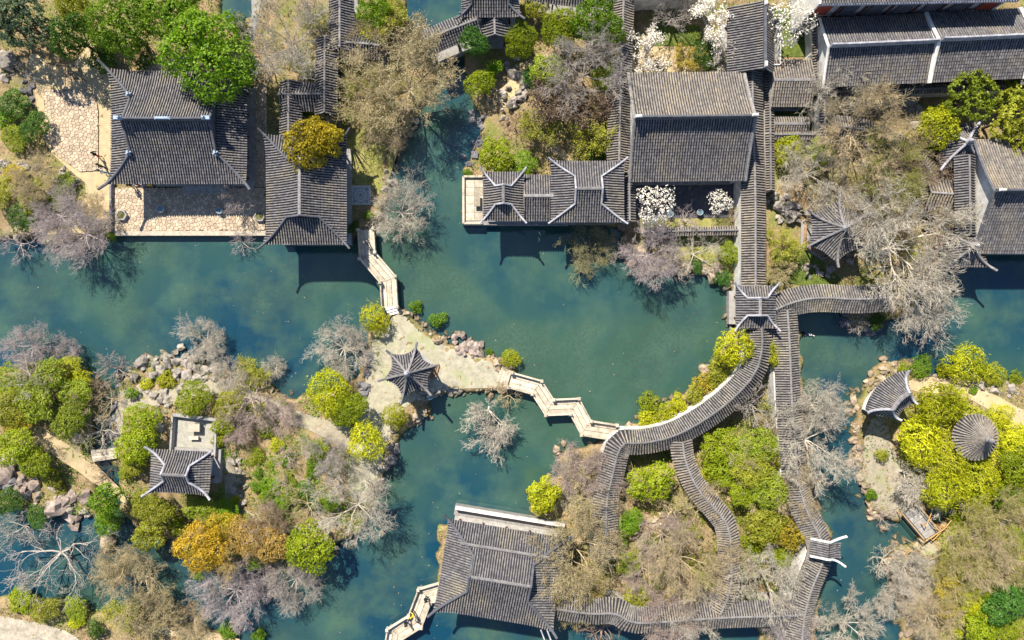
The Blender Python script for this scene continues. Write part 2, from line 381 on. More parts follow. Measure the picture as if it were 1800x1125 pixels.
import bmesh
def drape(name, pts, mat, label, cat, dz=.05, step=.6, it=1, parent=None, flat=None):
    """a path, lawn or other ground surface laid over the terrain"""
    poly = wpoly(pts, .6, it)
    bm = bmesh.new(); vs = [bm.verts.new((x, y, 0)) for x, y in poly]; bm.faces.new(vs)
    x0, y0 = poly.min(0); x1, y1 = poly.max(0)
    for ax, a, b in ((0, x0, x1), (1, y0, y1)):
        c = a + step
        while c < b:
            no = (1, 0, 0) if ax == 0 else (0, 1, 0); co = (c, 0, 0) if ax == 0 else (0, c, 0)
            bmesh.ops.bisect_plane(bm, geom=bm.verts[:] + bm.edges[:] + bm.faces[:], plane_co=co, plane_no=no); c += step
    for v in bm.verts: v.co.z = flat if flat is not None else max(float(gz(v.co.x, v.co.y)), .35) + dz
    bmesh.ops.triangulate(bm, faces=bm.faces[:])
    bmesh.ops.recalc_face_normals(bm, faces=bm.faces[:])
    if bm.faces[:][0].normal.z < 0: bmesh.ops.reverse_faces(bm, faces=bm.faces[:])
    me = bpy.data.meshes.new(name); bm.to_mesh(me); bm.free(); me.materials.append(mat)
    for p in me.polygons: p.use_smooth = True
    o = link(name, me); tag(o, label, cat, kind='structure'); return o

# ------------------------------------------------------------------ paths, lawns, courts
drape('path', [(50, 100), (62, 92), (95, 120), (140, 108), (160, 60), (178, 62), (165, 110), (205, 128), (202, 332), (198, 410), (120, 412), (20, 412), (18, 396), (120, 392), (162, 330), (118, 296), (84, 262), (66, 200), (60, 140)], M['tan_path'], 'sandy tan path around the flagstone plaza beside the main hall', 'path', dz=.05)
drape('lawn', [(612, 225), (690, 215), (700, 262), (688, 300), (670, 345), (655, 330), (615, 326)], M['lawn'], 'thin yellow-green lawn between the long hall and the pond', 'lawn', dz=.05)
drape('path', [(690, 548), (710, 552), (738, 585), (790, 612), (850, 632), (900, 650), (903, 668), (872, 682), (800, 683), (752, 690), (715, 712), (695, 745), (676, 790), (662, 850), (640, 880), (618, 880), (612, 830), (622, 770), (640, 705), (645, 640), (658, 590), (672, 560)], M['sand'], 'pale gravel path across the middle island past the star shaped pavilion', 'path', dz=.05)
drape('path', [(205, 690), (225, 680), (262, 690), (330, 672), (400, 662), (450, 690), (520, 722), (600, 745), (640, 760), (622, 800), (560, 758), (500, 742), (430, 708), (395, 690), (330, 700), (262, 715), (220, 722), (212, 790), (202, 790)], M['grey_path'], 'grey earth path curving over the north of the west island', 'path', dz=.05)
drape('path', [(375, 790), (400, 790), (418, 830), (412, 872), (440, 905), (520, 930), (600, 900), (612, 915), (525, 948), (430, 925), (396, 885), (398, 835), (375, 812)], M['grey_path'], 'narrow grey path looping round the shrub bed of the west island', 'path', dz=.05)
drape('path', [(64, 750), (85, 745), (150, 800), (200, 850), (230, 880), (218, 890), (140, 830), (90, 790)], M['tan_path'], 'tan diagonal footpath on the far left island', 'path', dz=.05)
drape('path', [(-60, 1075), (40, 1088), (120, 1108), (160, 1140), (150, 1200), (-60, 1200)], M['stone'], 'pale paved path in the bottom left corner', 'path', dz=.06)
drape('path', [(230, 1092), (330, 1106), (420, 1122), (420, 1134), (320, 1120), (228, 1102)], M['tan_path'], 'thin buff path along the bottom edge', 'path', dz=.06)
drape('path', [(1590, 668), (1640, 662), (1690, 668), (1740, 690), (1800, 722), (1860, 742), (1860, 775), (1790, 752), (1735, 722), (1680, 690), (1600, 690)], M['tan_path'], 'tan path curving along the north bank of the east island', 'path', dz=.05)
drape('path', [(1532, 728), (1560, 738), (1568, 790), (1600, 850), (1622, 892), (1604, 900), (1560, 915), (1535, 890), (1518, 840), (1515, 780)], M['grey_path'], 'broad grey earth path below the fan pavilion', 'path', dz=.05)
drape('path', [(1610, 948), (1640, 948), (1650, 1000), (1640, 1060), (1650, 1125), (1600, 1125), (1592, 1060), (1600, 1000)], M['grey_path'], 'earthen path south of the wooden footbridge', 'path', dz=.05)
drape('lawn', [(1125, 384), (1304, 384), (1304, 404), (1130, 404)], M['lawn'], 'strip of yellowed lawn in front of the courtyard wall', 'lawn', dz=.06, it=0)
drape('lawn', [(1180, 418), (1304, 414), (1304, 470), (1260, 490), (1225, 470), (1190, 450)], M['lawn'], 'rough lawn between the courtyard wall and the north shore', 'lawn', dz=.05)
drape('lawn', [(1360, 430), (1420, 440), (1470, 480), (1480, 505), (1380, 500), (1360, 470)], M['moss'], 'mossy ground below the hexagonal pavilion by the gallery', 'moss', dz=.06)
drape('lawn', [(1150, 45), (1230, 45), (1235, 80), (1150, 82)], M['moss'], 'bright moss lawn in the magnolia court', 'moss', dz=.06, it=0)
drape('court', [(1102, 82), (1236, 82), (1236, 126), (1102, 128)], M['tan_path'], 'bare earth of the magnolia court north of the big hall', 'court', dz=.05, it=0)
drape('court', [(1352, 15), (1430, 15), (1430, 100), (1352, 100)], M['moss'], 'small mossy court left of the white gable', 'court', dz=.07, it=0)
drape('court', [(1352, 190), (1432, 190), (1432, 236), (1352, 236)], M['moss'], 'tiny walled court with a lean-to roof', 'court', dz=.07, it=0)
drape('path', [(870, 165), (900, 140), (905, 120), (920, 110), (960, 95), (965, 105), (925, 125), (922, 160), (905, 185), (878, 190)], M['tan_path'], 'sand floor inside the twisted rockery', 'path', dz=.06)
drape('path', [(960, 245), (985, 260), (1010, 283), (995, 285), (960, 262)], M['tan_path'], 'short tan path behind the boat hall', 'path', dz=.06)
drape('path', [(440, -10), (462, -10), (452, 40), (446, 80), (436, 60), (442, 30)], M['stone_grey'], 'pale edge path beside the small top pond', 'path', dz=.06)

# ------------------------------------------------------------------ paving stone by stone
def clip(poly, nx_, ny_, c):
    out = []; n = len(poly)
    for i in range(n):
        a, b = poly[i], poly[(i + 1) % n]; da = a[0] * nx_ + a[1] * ny_ - c; db = b[0] * nx_ + b[1] * ny_ - c
        if da <= 0: out.append(a)
        if (da < 0 < db) or (db < 0 < da):
            t = da / (da - db); out.append((a[0] + (b[0] - a[0]) * t, a[1] + (b[1] - a[1]) * t))
    return out
def paving(name, pts, label, cat, size, z0, z1, smat, seed, cap=300):
    reg = [P2(a, b, z1) for a, b in pts]; n = len(reg)
    ar = sum(reg[i][0] * reg[(i + 1) % n][1] - reg[(i + 1) % n][0] * reg[i][1] for i in range(n))
    if ar < 0: reg = reg[::-1]
    mb = MB(); mb.prism(reg, z0, z1); bed = mb.build(name, M['joint']); tag(bed, label, cat, kind='structure')
    rg = random.Random(seed); x0 = min(p[0] for p in reg); x1 = max(p[0] for p in reg); y0 = min(p[1] for p in reg); y1 = max(p[1] for p in reg)
    pp = []; y = y0
    while y < y1 + size:
        x = x0 + rg.random() * size
        while x < x1 + size:
            if rg.random() < .9: pp.append((x + rg.uniform(-.45, .45) * size, y + rg.uniform(-.48, .48) * size))
            x += size * rg.uniform(.55, 1.6)
        y += size
    A = np.array(pp); cells = []
    for i, (x, y) in enumerate(pp):
        c = [(x - 2 * size, y - 2 * size), (x + 2 * size, y - 2 * size), (x + 2 * size, y + 2 * size), (x - 2 * size, y + 2 * size)]
        d = ((A - A[i]) ** 2).sum(1)
        for j in np.argsort(d)[1:16]:
            qx, qy = pp[j]; ax, ay = qx - x, qy - y; c = clip(c, ax, ay, (qx * qx + qy * qy - x * x - y * y) / 2)
            if len(c) < 3: break
        for k in range(n):
            if len(c) < 3: break
            p, q = reg[k], reg[(k + 1) % n]; ex, ey = q[0] - p[0], q[1] - p[1]; c = clip(c, ey, -ex, ey * p[0] - ex * p[1])
        if len(c) < 3: continue
        a = abs(sum(c[k][0] * c[(k + 1) % len(c)][1] - c[(k + 1) % len(c)][0] * c[k][1] for k in range(len(c)))) / 2
        if a > .04: cells.append((a, c))
    cells.sort(key=lambda t: -t[0]); rest = MB()
    for q, (a, c) in enumerate(cells):
        m = len(c); cx = sum(p[0] for p in c) / m; cy = sum(p[1] for p in c) / m; r = math.sqrt(a)
        s1 = max(.5, 1 - .03 / r); s2 = max(.4, 1 - .07 / r); h = .05 + rg.uniform(-.012, .012)
        vs = [(cx + (x - cx) * s1, cy + (y - cy) * s1, z1) for x, y in c] + [(cx + (x - cx) * s1, cy + (y - cy) * s1, z1 + h - .015) for x, y in c] + [(cx + (x - cx) * s2, cy + (y - cy) * s2, z1 + h) for x, y in c]
        f = [tuple(range(2 * m, 3 * m))]
        for k in range(m):
            k2 = (k + 1) % m; f += [(k, k2, m + k2, m + k), (m + k, m + k2, 2 * m + k2, 2 * m + k)]
        if q < cap:
            b = MB(); b.add(vs, f); b.build('paving_stone', smat, bed)
        else: rest.add(vs, f)
    if rest.n: rest.build('small_paving', smat, bed, kind='stuff')
    return bed
paving('terrace', [(199, 330), (466, 330), (466, 406), (199, 406)], 'waterside terrace of crazy paving in front of the main hall', 'terrace', .33, -.6, .72, M['flag'], 3)
paving('paved_alley', [(442, 150), (470, 150), (470, 329), (442, 329)], 'shaded crazy paved alley between the two western halls', 'paving', .37, .1, .70, M['flag'], 5)
paving('paved_forecourt', [(262, 112), (330, 98), (340, 128), (240, 128)], 'small crazy paved patch behind the main hall', 'paving', .45, .1, .72, M['flag'], 6)
paving('plaza', [(76, 158), (150, 158), (168, 170), (173, 195), (173, 300), (140, 302), (98, 272), (80, 235)], 'pale crazy paved plaza left of the main hall', 'plaza', .33, .1, .72, M['flag'], 8)
b = MB(); b.prism([P2(197, 406, .8), P2(467, 406, .8), P2(467, 414, .8), P2(197, 414, .8)], -.8, .80)
tag(b.build('kerb', M['stone']), 'long pale stone kerb along the water edge of the terrace', 'kerb', kind='structure')

# ------------------------------------------------------------------ tiled roofs
def resamp(p, n):
    p = np.asarray(p, float); d = np.concatenate([[0], np.cumsum(np.linalg.norm(np.diff(p, axis=0), axis=1))])
    s = np.linspace(0, d[-1], n); return np.stack([np.interp(s, d, p[:, k]) for k in range(3)], 1)
def tiled(parent, rows, tmat='tile', w=.08, h=.085, name='roof_slope', taper=False, sol=.12):
    """rows: list of (points ridge->eave, across vector). a solid slope with rows of round cover tiles on it"""
    if len(rows) < 2: return None
    N = 8; base = MB(); R = [resamp(p, N) for p, a in rows]
    v = np.concatenate(R); f = []
    cr = np.cross(R[len(R) // 2][1] - R[len(R) // 2][0], R[len(R) // 2 + 1 if len(R) // 2 + 1 < len(R) else -1][0] - R[len(R) // 2][0] + 1e-6)
    flip = np.cross(R[0][-1] - R[0][0], R[-1][-1] - R[0][-1])[2] < 0
    for i in range(len(R) - 1):
        for j in range(N - 1):
            q = (i * N + j, i * N + j + 1, (i + 1) * N + j + 1, (i + 1) * N + j); f.append(q[::-1] if flip else q)
    base.add(v, f); sl = base.build(name, M['pan'], parent)
    md = sl.modifiers.new('thickness', 'SOLIDIFY'); md.thickness = sol; md.offset = -1
    T = MB(); VV = []; FF = []; off = 0
    for p, a in rows:
        d = np.linalg.norm(np.diff(np.asarray(p), axis=0), axis=1).sum()
        if d < .12: continue
        k = max(1, int(round(d / .34))); q = resamp(p, k + 1); dd = np.diff(q, axis=0); a = np.asarray(a, float)
        n = np.cross(np.broadcast_to(a, dd.shape), dd); n /= np.linalg.norm(n, axis=1)[:, None] + 1e-9; n *= np.sign(n[:, 2:3] + 1e-9)
        jit = RNG.uniform(-.012, .012, (k, 1)); hj = RNG.uniform(-.008, .012, (k, 1))
        if taper: wt = np.linspace(.35, 1, k + 1)
        else: wt = np.ones(k + 1)
        ring = []
        for base_p, sc, up, wk in ((q[:-1] + n * 0, .88, .0, wt[:-1]), (q[1:] + dd * .08, 1.1, .022, wt[1:])):
            for (ox, oz) in ((-1, -.1), (-.6, 1), (.6, 1), (1, -.1)):
                ring.append(base_p + a * (ox * w * sc * wk[:, None] + jit) + n * (oz * h * sc * wk[:, None] + up + hj))
        vs = np.stack(ring, 1).reshape(-1, 3); VV.append(vs)
        o = off + np.arange(k)[:, None] * 8
        ff = np.stack([o + np.array([[0, 4, 5, 1]]), o + np.array([[1, 5, 6, 2]]), o + np.array([[2, 6, 7, 3]]), o + np.array([[4, 7, 6, 5]])], 1).reshape(-1, 4)
        FF.append(ff); off += k * 8
    if VV:
        T.addarr(np.concatenate(VV), np.concatenate(FF)); T.build('roof_tile', M[tmat], sl, kind='stuff')
    return sl
SP = .26
def frame(cx, cy, ang):
    c, s = math.cos(ang), math.sin(ang)
    return (lambda x, y, z: (cx + x * c - y * s, cy + x * s + y * c, z)), (lambda x, y: (x * c - y * s, x * s + y * c, 0))
def rectpx(x0, x1, y0, y1, h):
    k = (CAMZ - h) / CAMZ / PXM
    return ((x0 + x1) / 2 - 900) * k, (562.5 - (y0 + y1) / 2) * k, (x1 - x0) / 2 * k, (y1 - y0) / 2 * k
def fcurve(u, c=.35): return (1 + c) * u - c * u * u

def body(root, T, Lx, Ly, he, base=.6, inset=1.0, wall='plaster', plinth=.35, windows=True, open_=False, ang=0):
    b = MB(); px_, py_ = Lx - inset * .35, Ly - inset * .35
    b.prism([T(-px_, -py_, 0)[:2], T(px_, -py_, 0)[:2], T(px_, py_, 0)[:2], T(-px_, py_, 0)[:2]], base - 1.0, base + plinth)
    b.build('plinth', M['stone_grey'], root)
    wx, wy = Lx - inset, Ly - inset; zt = he - .05; zb = base + plinth
    nxp = max(2, int(round(2 * wx / 2.6)) + 1); nyp = max(2, int(round(2 * wy / 2.6)) + 1)
    cs = [(x, s * wy) for x in np.linspace(-wx, wx, nxp) for s in (-1, 1)] + [(s * wx, y) for y in np.linspace(-wy, wy, nyp)[1:-1] for s in (-1, 1)]
    pr = MB(); pr.lathe((0, 0, 0), [(.15, 0), (.12, .12), (.12, zt - zb)], 8); me = pr.mesh('column', smooth=True); me.materials.append(M['timber'])
    for x, y in cs:
        p = T(x, y, zb); o = link('column', me, root); off = OFF[root.name]; o.location = (p[0] - off[0], p[1] - off[1], zb - off[2])
    if open_: return
    ix, iy = wx - .16, wy - .16
    b = MB()
    for (x0, y0, x1, y1) in ((-ix, -iy, ix, -iy), (ix, -iy, ix, iy), (ix, iy, -ix, iy), (-ix, iy, -ix, -iy)):
        d = math.hypot(x1 - x0, y1 - y0); nxv, nyv = -(y1 - y0) / d * .1, (x1 - x0) / d * .1
        b.prism([T(x0, y0, 0)[:2], T(x1, y1, 0)[:2], T(x1 + nxv, y1 + nyv, 0)[:2], T(x0 + nxv, y0 + nyv, 0)[:2]], zb, zt)
    b.build('wall', M[wall], root)
    if windows:
        for sx, sy, n, half in ((0, -1, nxp - 1, wx), (0, 1, nxp - 1, wx)):
            for i in range(n):
                xm = -half + (i + .5) * 2 * half / n; ww = 2 * half / n * .36
                b = MB(); y = sy * (iy + .04)
                for (xa, xb, za, zc) in ((-ww, -ww + .08, 0, 1.9), (ww - .08, ww, 0, 1.9), (-ww, ww, 0, .1), (-ww, ww, 1.8, 1.9), (-.04, .04, 0, 1.9), (-ww, ww, .9, .98)):
                    b.prism([T(xm + xa, y - .03, 0)[:2], T(xm + xb, y - .03, 0)[:2], T(xm + xb, y + .03, 0)[:2], T(xm + xa, y + .03, 0)[:2]], zb + .8 + za, zb + .8 + zc)
                b.build('lattice_window', M['timber'], root)

def xieshan(name, label, cat, ctr, ang, Lx, Ly, Rx, he, hr, lift=.5, flare=.25, ridge='ridge_dark', roundtop=False, tmat='tile', base=.6, gable='ridge_dark', rw=.26, group=None, tip=.5, curve=.35, open_=False, wall='plaster', q=1.0, inset=1.0, ends=(1, -1), orn=False):
    T, D = frame(ctr[0], ctr[1], ang); root = thing(name, label, cat, (ctr[0], ctr[1], base), group)
    Tg = max(.35, Ly - (Lx - Rx) * q)
    z = lambda t: hr - (hr - he) * fcurve(min(t / Ly, 1.15), curve)
    def zm(s, t): return z(t) + lift * (abs(s) / Lx) ** 5 * (t / Ly) ** 3
    for sg in (1, -1):
        rows = []; xs = np.arange(-Lx + .06, Lx, SP)
        for s in xs:
            lim = abs(s) > Rx and ((s > 0 and 1 in ends) or (s < 0 and -1 in ends))
            t0 = Tg + (abs(s) - Rx) * (Ly - Tg) / (Lx - Rx) if lim else 0
            t1 = Ly + flare * (abs(s) / Lx) ** 6
            ts = np.linspace(min(t0, t1 - .1), t1, 9)
            rows.append(([T(s, sg * t, zm(s, t)) for t in ts], D(1, 0)))
        tiled(root, rows, tmat)
    for sg in ends:
        rows = []
        for y in np.arange(-Ly + .06, Ly, SP):
            x0 = Rx if abs(y) <= Tg else Rx + (abs(y) - Tg) * (Lx - Rx) / (Ly - Tg)
            x1 = Lx + flare * (abs(y) / Ly) ** 6; xs = np.linspace(min(x0, x1 - .1), x1, 7)
            rows.append(([T(sg * x, y, z(Tg + (x - Rx) / (Lx - Rx) * (Ly - Tg)) + lift * (abs(y) / Ly) ** 5 * ((x - Rx) / (Lx - Rx)) ** 3) for x in xs], D(0, 1)))
        tiled(root, rows, tmat)
        g_ = MB(); ts = np.linspace(-Tg, Tg, 9); top = [T(sg * (Rx - .06), t, z(abs(t)) - .02) for t in ts]; bot = [T(sg * (Rx - .06), t, z(Tg) - .25) for t in ts]
        top2 = [T(sg * (Rx - .2), t, z(abs(t)) - .02) for t in ts]; bot2 = [T(sg * (Rx - .2), t, z(Tg) - .25) for t in ts]
        n = len(ts); f = []
        for i in range(n - 1): f += [(i, i + 1, n + i + 1, n + i), (2 * n + i, 3 * n + i, 3 * n + i + 1, 2 * n + i + 1)]
        g_.add(top + bot + top2 + bot2, f); g_.build('gable', M[gable], root)
        for sy in (1, -1):
            hp = [T(sg * Rx, sy * t, z(t)) for t in np.linspace(0.0, Tg, 6)]
            for tau in np.linspace(.12, 1, 8):
                x = Rx + tau * (Lx - Rx); y = Tg + tau * (Ly - Tg)
                hp.append(T(sg * (x + flare * tau ** 6), sy * (y + flare * tau ** 6), zm(x, y) + .02))
            dx, dy = (Lx - Rx), (Ly - Tg); dl = math.hypot(dx, dy)
            hp.append(T(sg * (Lx + flare + tip * dx / dl), sy * (Ly + flare + tip * dy / dl), he + lift + tip * .55))
            r_ = MB(); r_.sweep(hp, rw, .2, .02); r_.build('hip_ridge', M[ridge], root)
            if orn:
                p = T(sg * (Rx + .05), sy * (Tg + .15), z(Tg) + .3); o_ = MB()
                for an in (0, 1.57): o_.box(p, (.6, .12, .22), an + .5)
                o_.box((p[0], p[1], p[2] + .2), (.2, .2, .3), .3); o_.build('ridge_beast', M['ornament'], root)
    r_ = MB()
    if roundtop: r_.sweep([T(x, 0, hr) for x in np.linspace(-Rx, Rx, 6)], .3, .09, -.01); r_.build('ridge', M['ridge_tile'], root)
    else:
        r_.sweep([T(x, 0, hr + .12 * (abs(x) / max(Rx, .1)) ** 4) for x in np.linspace(-Rx - .1, Rx + .1, 11)], rw * 1.1, .7, -.02); r_.build('ridge', M[ridge], root)
        if orn:
            for sx in (-1, 1):
                o_ = MB(); p = T(sx * Rx, 0, hr + .7); o_.box(p, (.75, .34, .3), ang); p2 = T(sx * (Rx - .2), 0, hr + .95); o_.box(p2, (.3, .26, .4), ang, .6); o_.build('ridge_finial', M['ornament'], root)
            o_ = MB(); o_.box(T(0, 0, hr + .72), (1.6, .3, .16), ang, .7); o_.build('ridge_crest', M['ornament'], root)
    body(root, T, Lx, Ly, he, base, inset, wall=wall, open_=open_)
    return root, T

def gable_hall(name, label, cat, ctr, ang, Lx, Ly, he, hr, ridge='ridge_dark', tmat='tile', tmat2=None, base=.6, verge='plaster', wallends=True, curve=.25, group=None, roundtop=False, inset=.8, Ly2=None, vw=.25, windows=True, stub=True, rh=.75):
    T, D = frame(ctr[0], ctr[1], ang); root = thing(name, label, cat, (ctr[0], ctr[1], base), group)
    for sg, ly in ((1, Ly), (-1, Ly2 or Ly)):
        z = lambda t: hr - (hr - he) * fcurve(t / ly, curve)
        rows = [([T(s, sg * t, z(t)) for t in np.linspace(0, ly, 8)], D(1, 0)) for s in np.arange(-Lx + .1, Lx, SP)]
        tiled(root, rows, tmat if sg > 0 else (tmat2 or tmat))
        if verge:
            for sx in (-1, 1):
                r_ = MB(); r_.sweep([T(sx * (Lx + .04), sg * t, z(t)) for t in np.linspace(0.0, ly + .1, 8)], vw, .16, .0); r_.build('verge', M[verge], root)
    r_ = MB()
    if roundtop: r_.sweep([T(x, 0, hr) for x in np.linspace(-Lx, Lx, 4)], .3, .09, -.01); r_.build('ridge', M['ridge_tile'], root)
    else:
        r_.sweep([T(x, 0, hr + .1 * (abs(x) / Lx) ** 6) for x in np.linspace(-Lx, Lx, 11)], .3, rh, -.02); r_.build('ridge', M[ridge], root)
        if stub:
            for sx in (-1, 1):
                o_ = MB(); o_.box(T(sx * (Lx - .3), 0, hr + rh + .1), (.7, .3, .25), ang, .7); o_.build('ridge_finial', M['plaster'], root)
    body(root, T, Lx, Ly, he, base, inset, windows=windows)
    if wallends:
        ly = min(Ly, Ly2 or Ly)
        for sx in (-1, 1):
            b = MB(); x = Lx - .32
            ts = np.linspace(-ly + .35, ly - .35, 11); zt = [hr - (hr - he) * fcurve(abs(t) / ly, curve) - .14 for t in ts]
            n = len(ts); vs = [T(sx * x, t, zz) for t, zz in zip(ts, zt)] + [T(sx * x, t, base) for t in ts] + [T(sx * (x - .2), t, zz) for t, zz in zip(ts, zt)] + [T(sx * (x - .2), t, base) for t in ts]
            f = []
            for i in range(n - 1): f += [(i, i + 1, n + i + 1, n + i), (2 * n + i, 3 * n + i, 3 * n + i + 1, 2 * n + i + 1), (i, 2 * n + i, 2 * n + i + 1, i + 1)]
            f += [(0, n, 3 * n, 2 * n), (n - 1, 3 * n - 1, 4 * n - 1, 2 * n - 1)]
            b.add(vs, f); b.build('gable_wall', M['plaster'], root)
    return root, T

def corridor(name, label, cat, path, w, hr, he, tmat='tile', wall=(), base=.6, group=None, hip=None, smooth=3, ridge='ridge_tile', wave=0.0, posts=True, wallmat='plaster', tight=0):
    pw = np.array([P2(a, b, hr) for a, b in path])
    if tight and len(pw) > 2:
        q = [pw[0]]
        for i in range(1, len(pw) - 1):
            for o in (pw[i - 1], pw[i + 1]): dv = o - pw[i]; q.append(pw[i] + dv / np.linalg.norm(dv) * min(tight, .45 * np.linalg.norm(dv)))
        pw = np.array(q + [pw[-1]])
    pw = chaikin(pw, smooth, False) if len(pw) > 2 else pw
    d = np.concatenate([[0], np.cumsum(np.linalg.norm(np.diff(pw, axis=0), axis=1))]); n = max(3, int(d[-1] / SP))
    s = np.linspace(0, d[-1], n); c = np.stack([np.interp(s, d, pw[:, 0]), np.interp(s, d, pw[:, 1])], 1)
    t = np.gradient(c, axis=0); ker = np.ones(5) / 5
    if n > 12:
        tp = np.pad(t, ((2, 2), (0, 0)), 'edge'); t = np.stack([np.convolve(tp[:, k], ker, 'valid') for k in range(2)], 1)
    t /= np.linalg.norm(t, axis=1)[:, None]; nn = np.stack([-t[:, 1], t[:, 0]], 1)
    m = c[len(c) // 2]; root = thing(name, label, cat, (m[0], m[1], base), group)
    dz = wave * np.sin(s * .45)
    rise = hr - he
    for sg in (1, -1):
        rows = []
        for i in range(n):
            rows.append(([(c[i, 0] + sg * nn[i, 0] * w * u, c[i, 1] + sg * nn[i, 1] * w * u, hr - rise * fcurve(u, .2) + dz[i]) for u in np.linspace(0, 1, 6)], (t[i, 0], t[i, 1], 0)))
        tiled(root, rows, tmat)
    r_ = MB(); st = max(1, n // 40); ii = list(range(0, n, st)); ii = ii if ii[-1] == n - 1 else ii + [n - 1]
    r_.sweep([(c[i, 0], c[i, 1], hr + dz[i]) for i in ii], .2, .09, -.01); r_.build('ridge', M[ridge], root)
    # floor, posts, walls
    f_ = MB(); jj = list(range(0, n, 4)); jj = jj if jj[-1] == n - 1 else jj + [n - 1]; o = w * .82
    vs = []; f = []
    for i in jj:
        for sg in (1, -1):
            for zz in (-.5, base + .12): vs.append((c[i, 0] + sg * nn[i, 0] * o, c[i, 1] + sg * nn[i, 1] * o, zz))
    for k in range(len(jj) - 1):
        a = k * 4; e = a + 4
        f += [(a + 1, a + 3, e + 3, e + 1), (a, a + 1, e + 1, e), (a + 3, a + 2, e + 2, e + 3)]
    f += [(0, 2, 3, 1), (len(vs) - 4, len(vs) - 3, len(vs) - 1, len(vs) - 2)]
    f_.add(vs, f); f_.build('floor', M['stone_grey'], root)
    if posts:
        pr = MB(); pr.lathe((0, 0, 0), [(.09, 0), (.09, he - base - .12 + .1)], 7); me = pr.mesh('post'); me.materials.append(M['timber']); k = max(3, int(2.6 / SP))
        for i in range(1, n - 1, k):
            for sg in (1, -1):
                q = link('post', me, root); q.location = (c[i, 0] + sg * nn[i, 0] * w * .7 - m[0], c[i, 1] + sg * nn[i, 1] * w * .7 - m[1], .12)
    for sg, hgt in wall:
        wv = MB(); oo = w * .80; vs = []; f = []
        for i in jj:
            for du in (0, .16):
                for zz in (0.2, base + hgt + dz[i]): vs.append((c[i, 0] + sg * nn[i, 0] * (oo + du), c[i, 1] + sg * nn[i, 1] * (oo + du), zz))
        for k in range(len(jj) - 1):
            a = k * 4; e = a + 4
            f += [(a, e, e + 1, a + 1), (a + 2, a + 3, e + 3, e + 2), (a + 1, e + 1, e + 3, a + 3)]
        f += [(0, 1, 3, 2), (len(vs) - 4, len(vs) - 2, len(vs) - 1, len(vs) - 3)]
        wv.add(vs, f); wv.build('wall', M[wallmat], root)
    return root

def poly_pavilion(name, label, ctr, R, n, rot, he, hr, base=.6, ridge='ridge_tile', lift=.55, tip=.45, conc=.12, tmat='tile', curve=.55, sq=1.0):
    root = thing(name, label, 'pavilion', (ctr[0], ctr[1], base)); W = R * math.sin(math.pi / n); A = R * math.cos(math.pi / n)
    for i in range(n):
        a = rot + (i + .5) * 2 * math.pi / n; dx, dy = math.cos(a), math.sin(a); rows = []
        for s in np.arange(-W + .08, W, SP):
            t0 = A * abs(s) / W; t1 = A * (1 - conc + conc * (abs(s) / W) ** 1.5)
            if t1 - t0 < .12: t1 = t0 + .12
            rows.append(([(ctr[0] + dx * t - dy * s, ctr[1] + dy * t + dx * s, hr - (hr - he) * fcurve(t / A, curve) + lift * (abs(s) / W) ** 3 * (t / A) ** 3) for t in np.linspace(t0, t1, 8)], (-dy, dx, 0)))
        tiled(root, rows, tmat)
        a = rot + i * 2 * math.pi / n; dx, dy = math.cos(a), math.sin(a)
        hp = [(ctr[0] + dx * r, ctr[1] + dy * r, hr - (hr - he) * fcurve(r / R, curve) + lift * (r / R) ** 3 + .02) for r in np.linspace(.1, R, 10)]
        hp.append((ctr[0] + dx * (R + tip), ctr[1] + dy * (R + tip), he + lift + .5 * tip))
        r_ = MB(); r_.sweep(hp, .24, .2, 0); r_.build('hip_ridge', M[ridge], root)
    f_ = MB(); f_.lathe((ctr[0], ctr[1], hr - .1), [(.3, 0), (.32, .2), (.16, .32), (.24, .5), (.2, .7), (.05, .95)], 10); f_.build('finial', M['ridge_pale'], root, smooth=True)
    b = MB(); b.prism([(ctr[0] + R * .84 * math.cos(rot + k * 2 * math.pi / n), ctr[1] + R * .84 * math.sin(rot + k * 2 * math.pi / n)) for k in range(n)], base - .9, base + .2); b.build('plinth', M['stone_grey'], root)
    pr = MB(); pr.lathe((0, 0, 0), [(.13, 0), (.1, .1), (.1, he + .2 - base - .2)], 8); me = pr.mesh('column'); me.materials.append(M['timber'])
    for k in range(n):
        a = rot + k * 2 * math.pi / n; q = link('column', me, root); q.location = (R * .74 * math.cos(a), R * .74 * math.sin(a), .2)
        a2 = a + 2 * math.pi / n
        if k != 0:
            b = MB(); p, q2 = [(ctr[0] + R * .74 * math.cos(x), ctr[1] + R * .74 * math.sin(x), base + .62) for x in (a, a2)]
            b.sweep([p, q2], .3, .1); b.build('bench_rail', M['brownwood'], root)
    return root
R_ = math.radians

# western halls
cx, cy, lx, ly = rectpx(196, 434, 126, 323, 4.3)
main_hall, TM = xieshan('hall', 'large grey tiled hall with hipped gables and blue ridge ornaments beside the terrace', 'hall', (cx, cy), 0, lx, ly, 4.35, 4.3, 7.1, lift=.55, flare=.15, tip=.9, orn=True, q=1.12, inset=1.2)
b = MB(); e = P(441, 240, .9); b.box((e[0] - .1, cy, .55), (.8, 11.2, .7)); b.build('side_step', M['stone_grey'], main_hall)
for i, (wd, zz, dy) in enumerate(((4.8, .98, 0), (4.8, .8, -.35))):
    b = MB(); b.box((cx + 1.1, cy - ly + .25 + dy, zz - .2), (wd, .5, .4)); b.build('front_step', M['stone_grey'], main_hall)
cx, cy, lx, ly = rectpx(469, 609, 240, 429, 4.6)
xieshan('waterside_hall', 'grey tiled hall with rounded ridge reaching out over the pond beside the terrace', 'hall', (cx, cy), R_(90), ly, lx, 2.95, 4.6, 7.0, lift=.55, flare=.15, roundtop=True, tip=.6, rw=.2, q=.95)
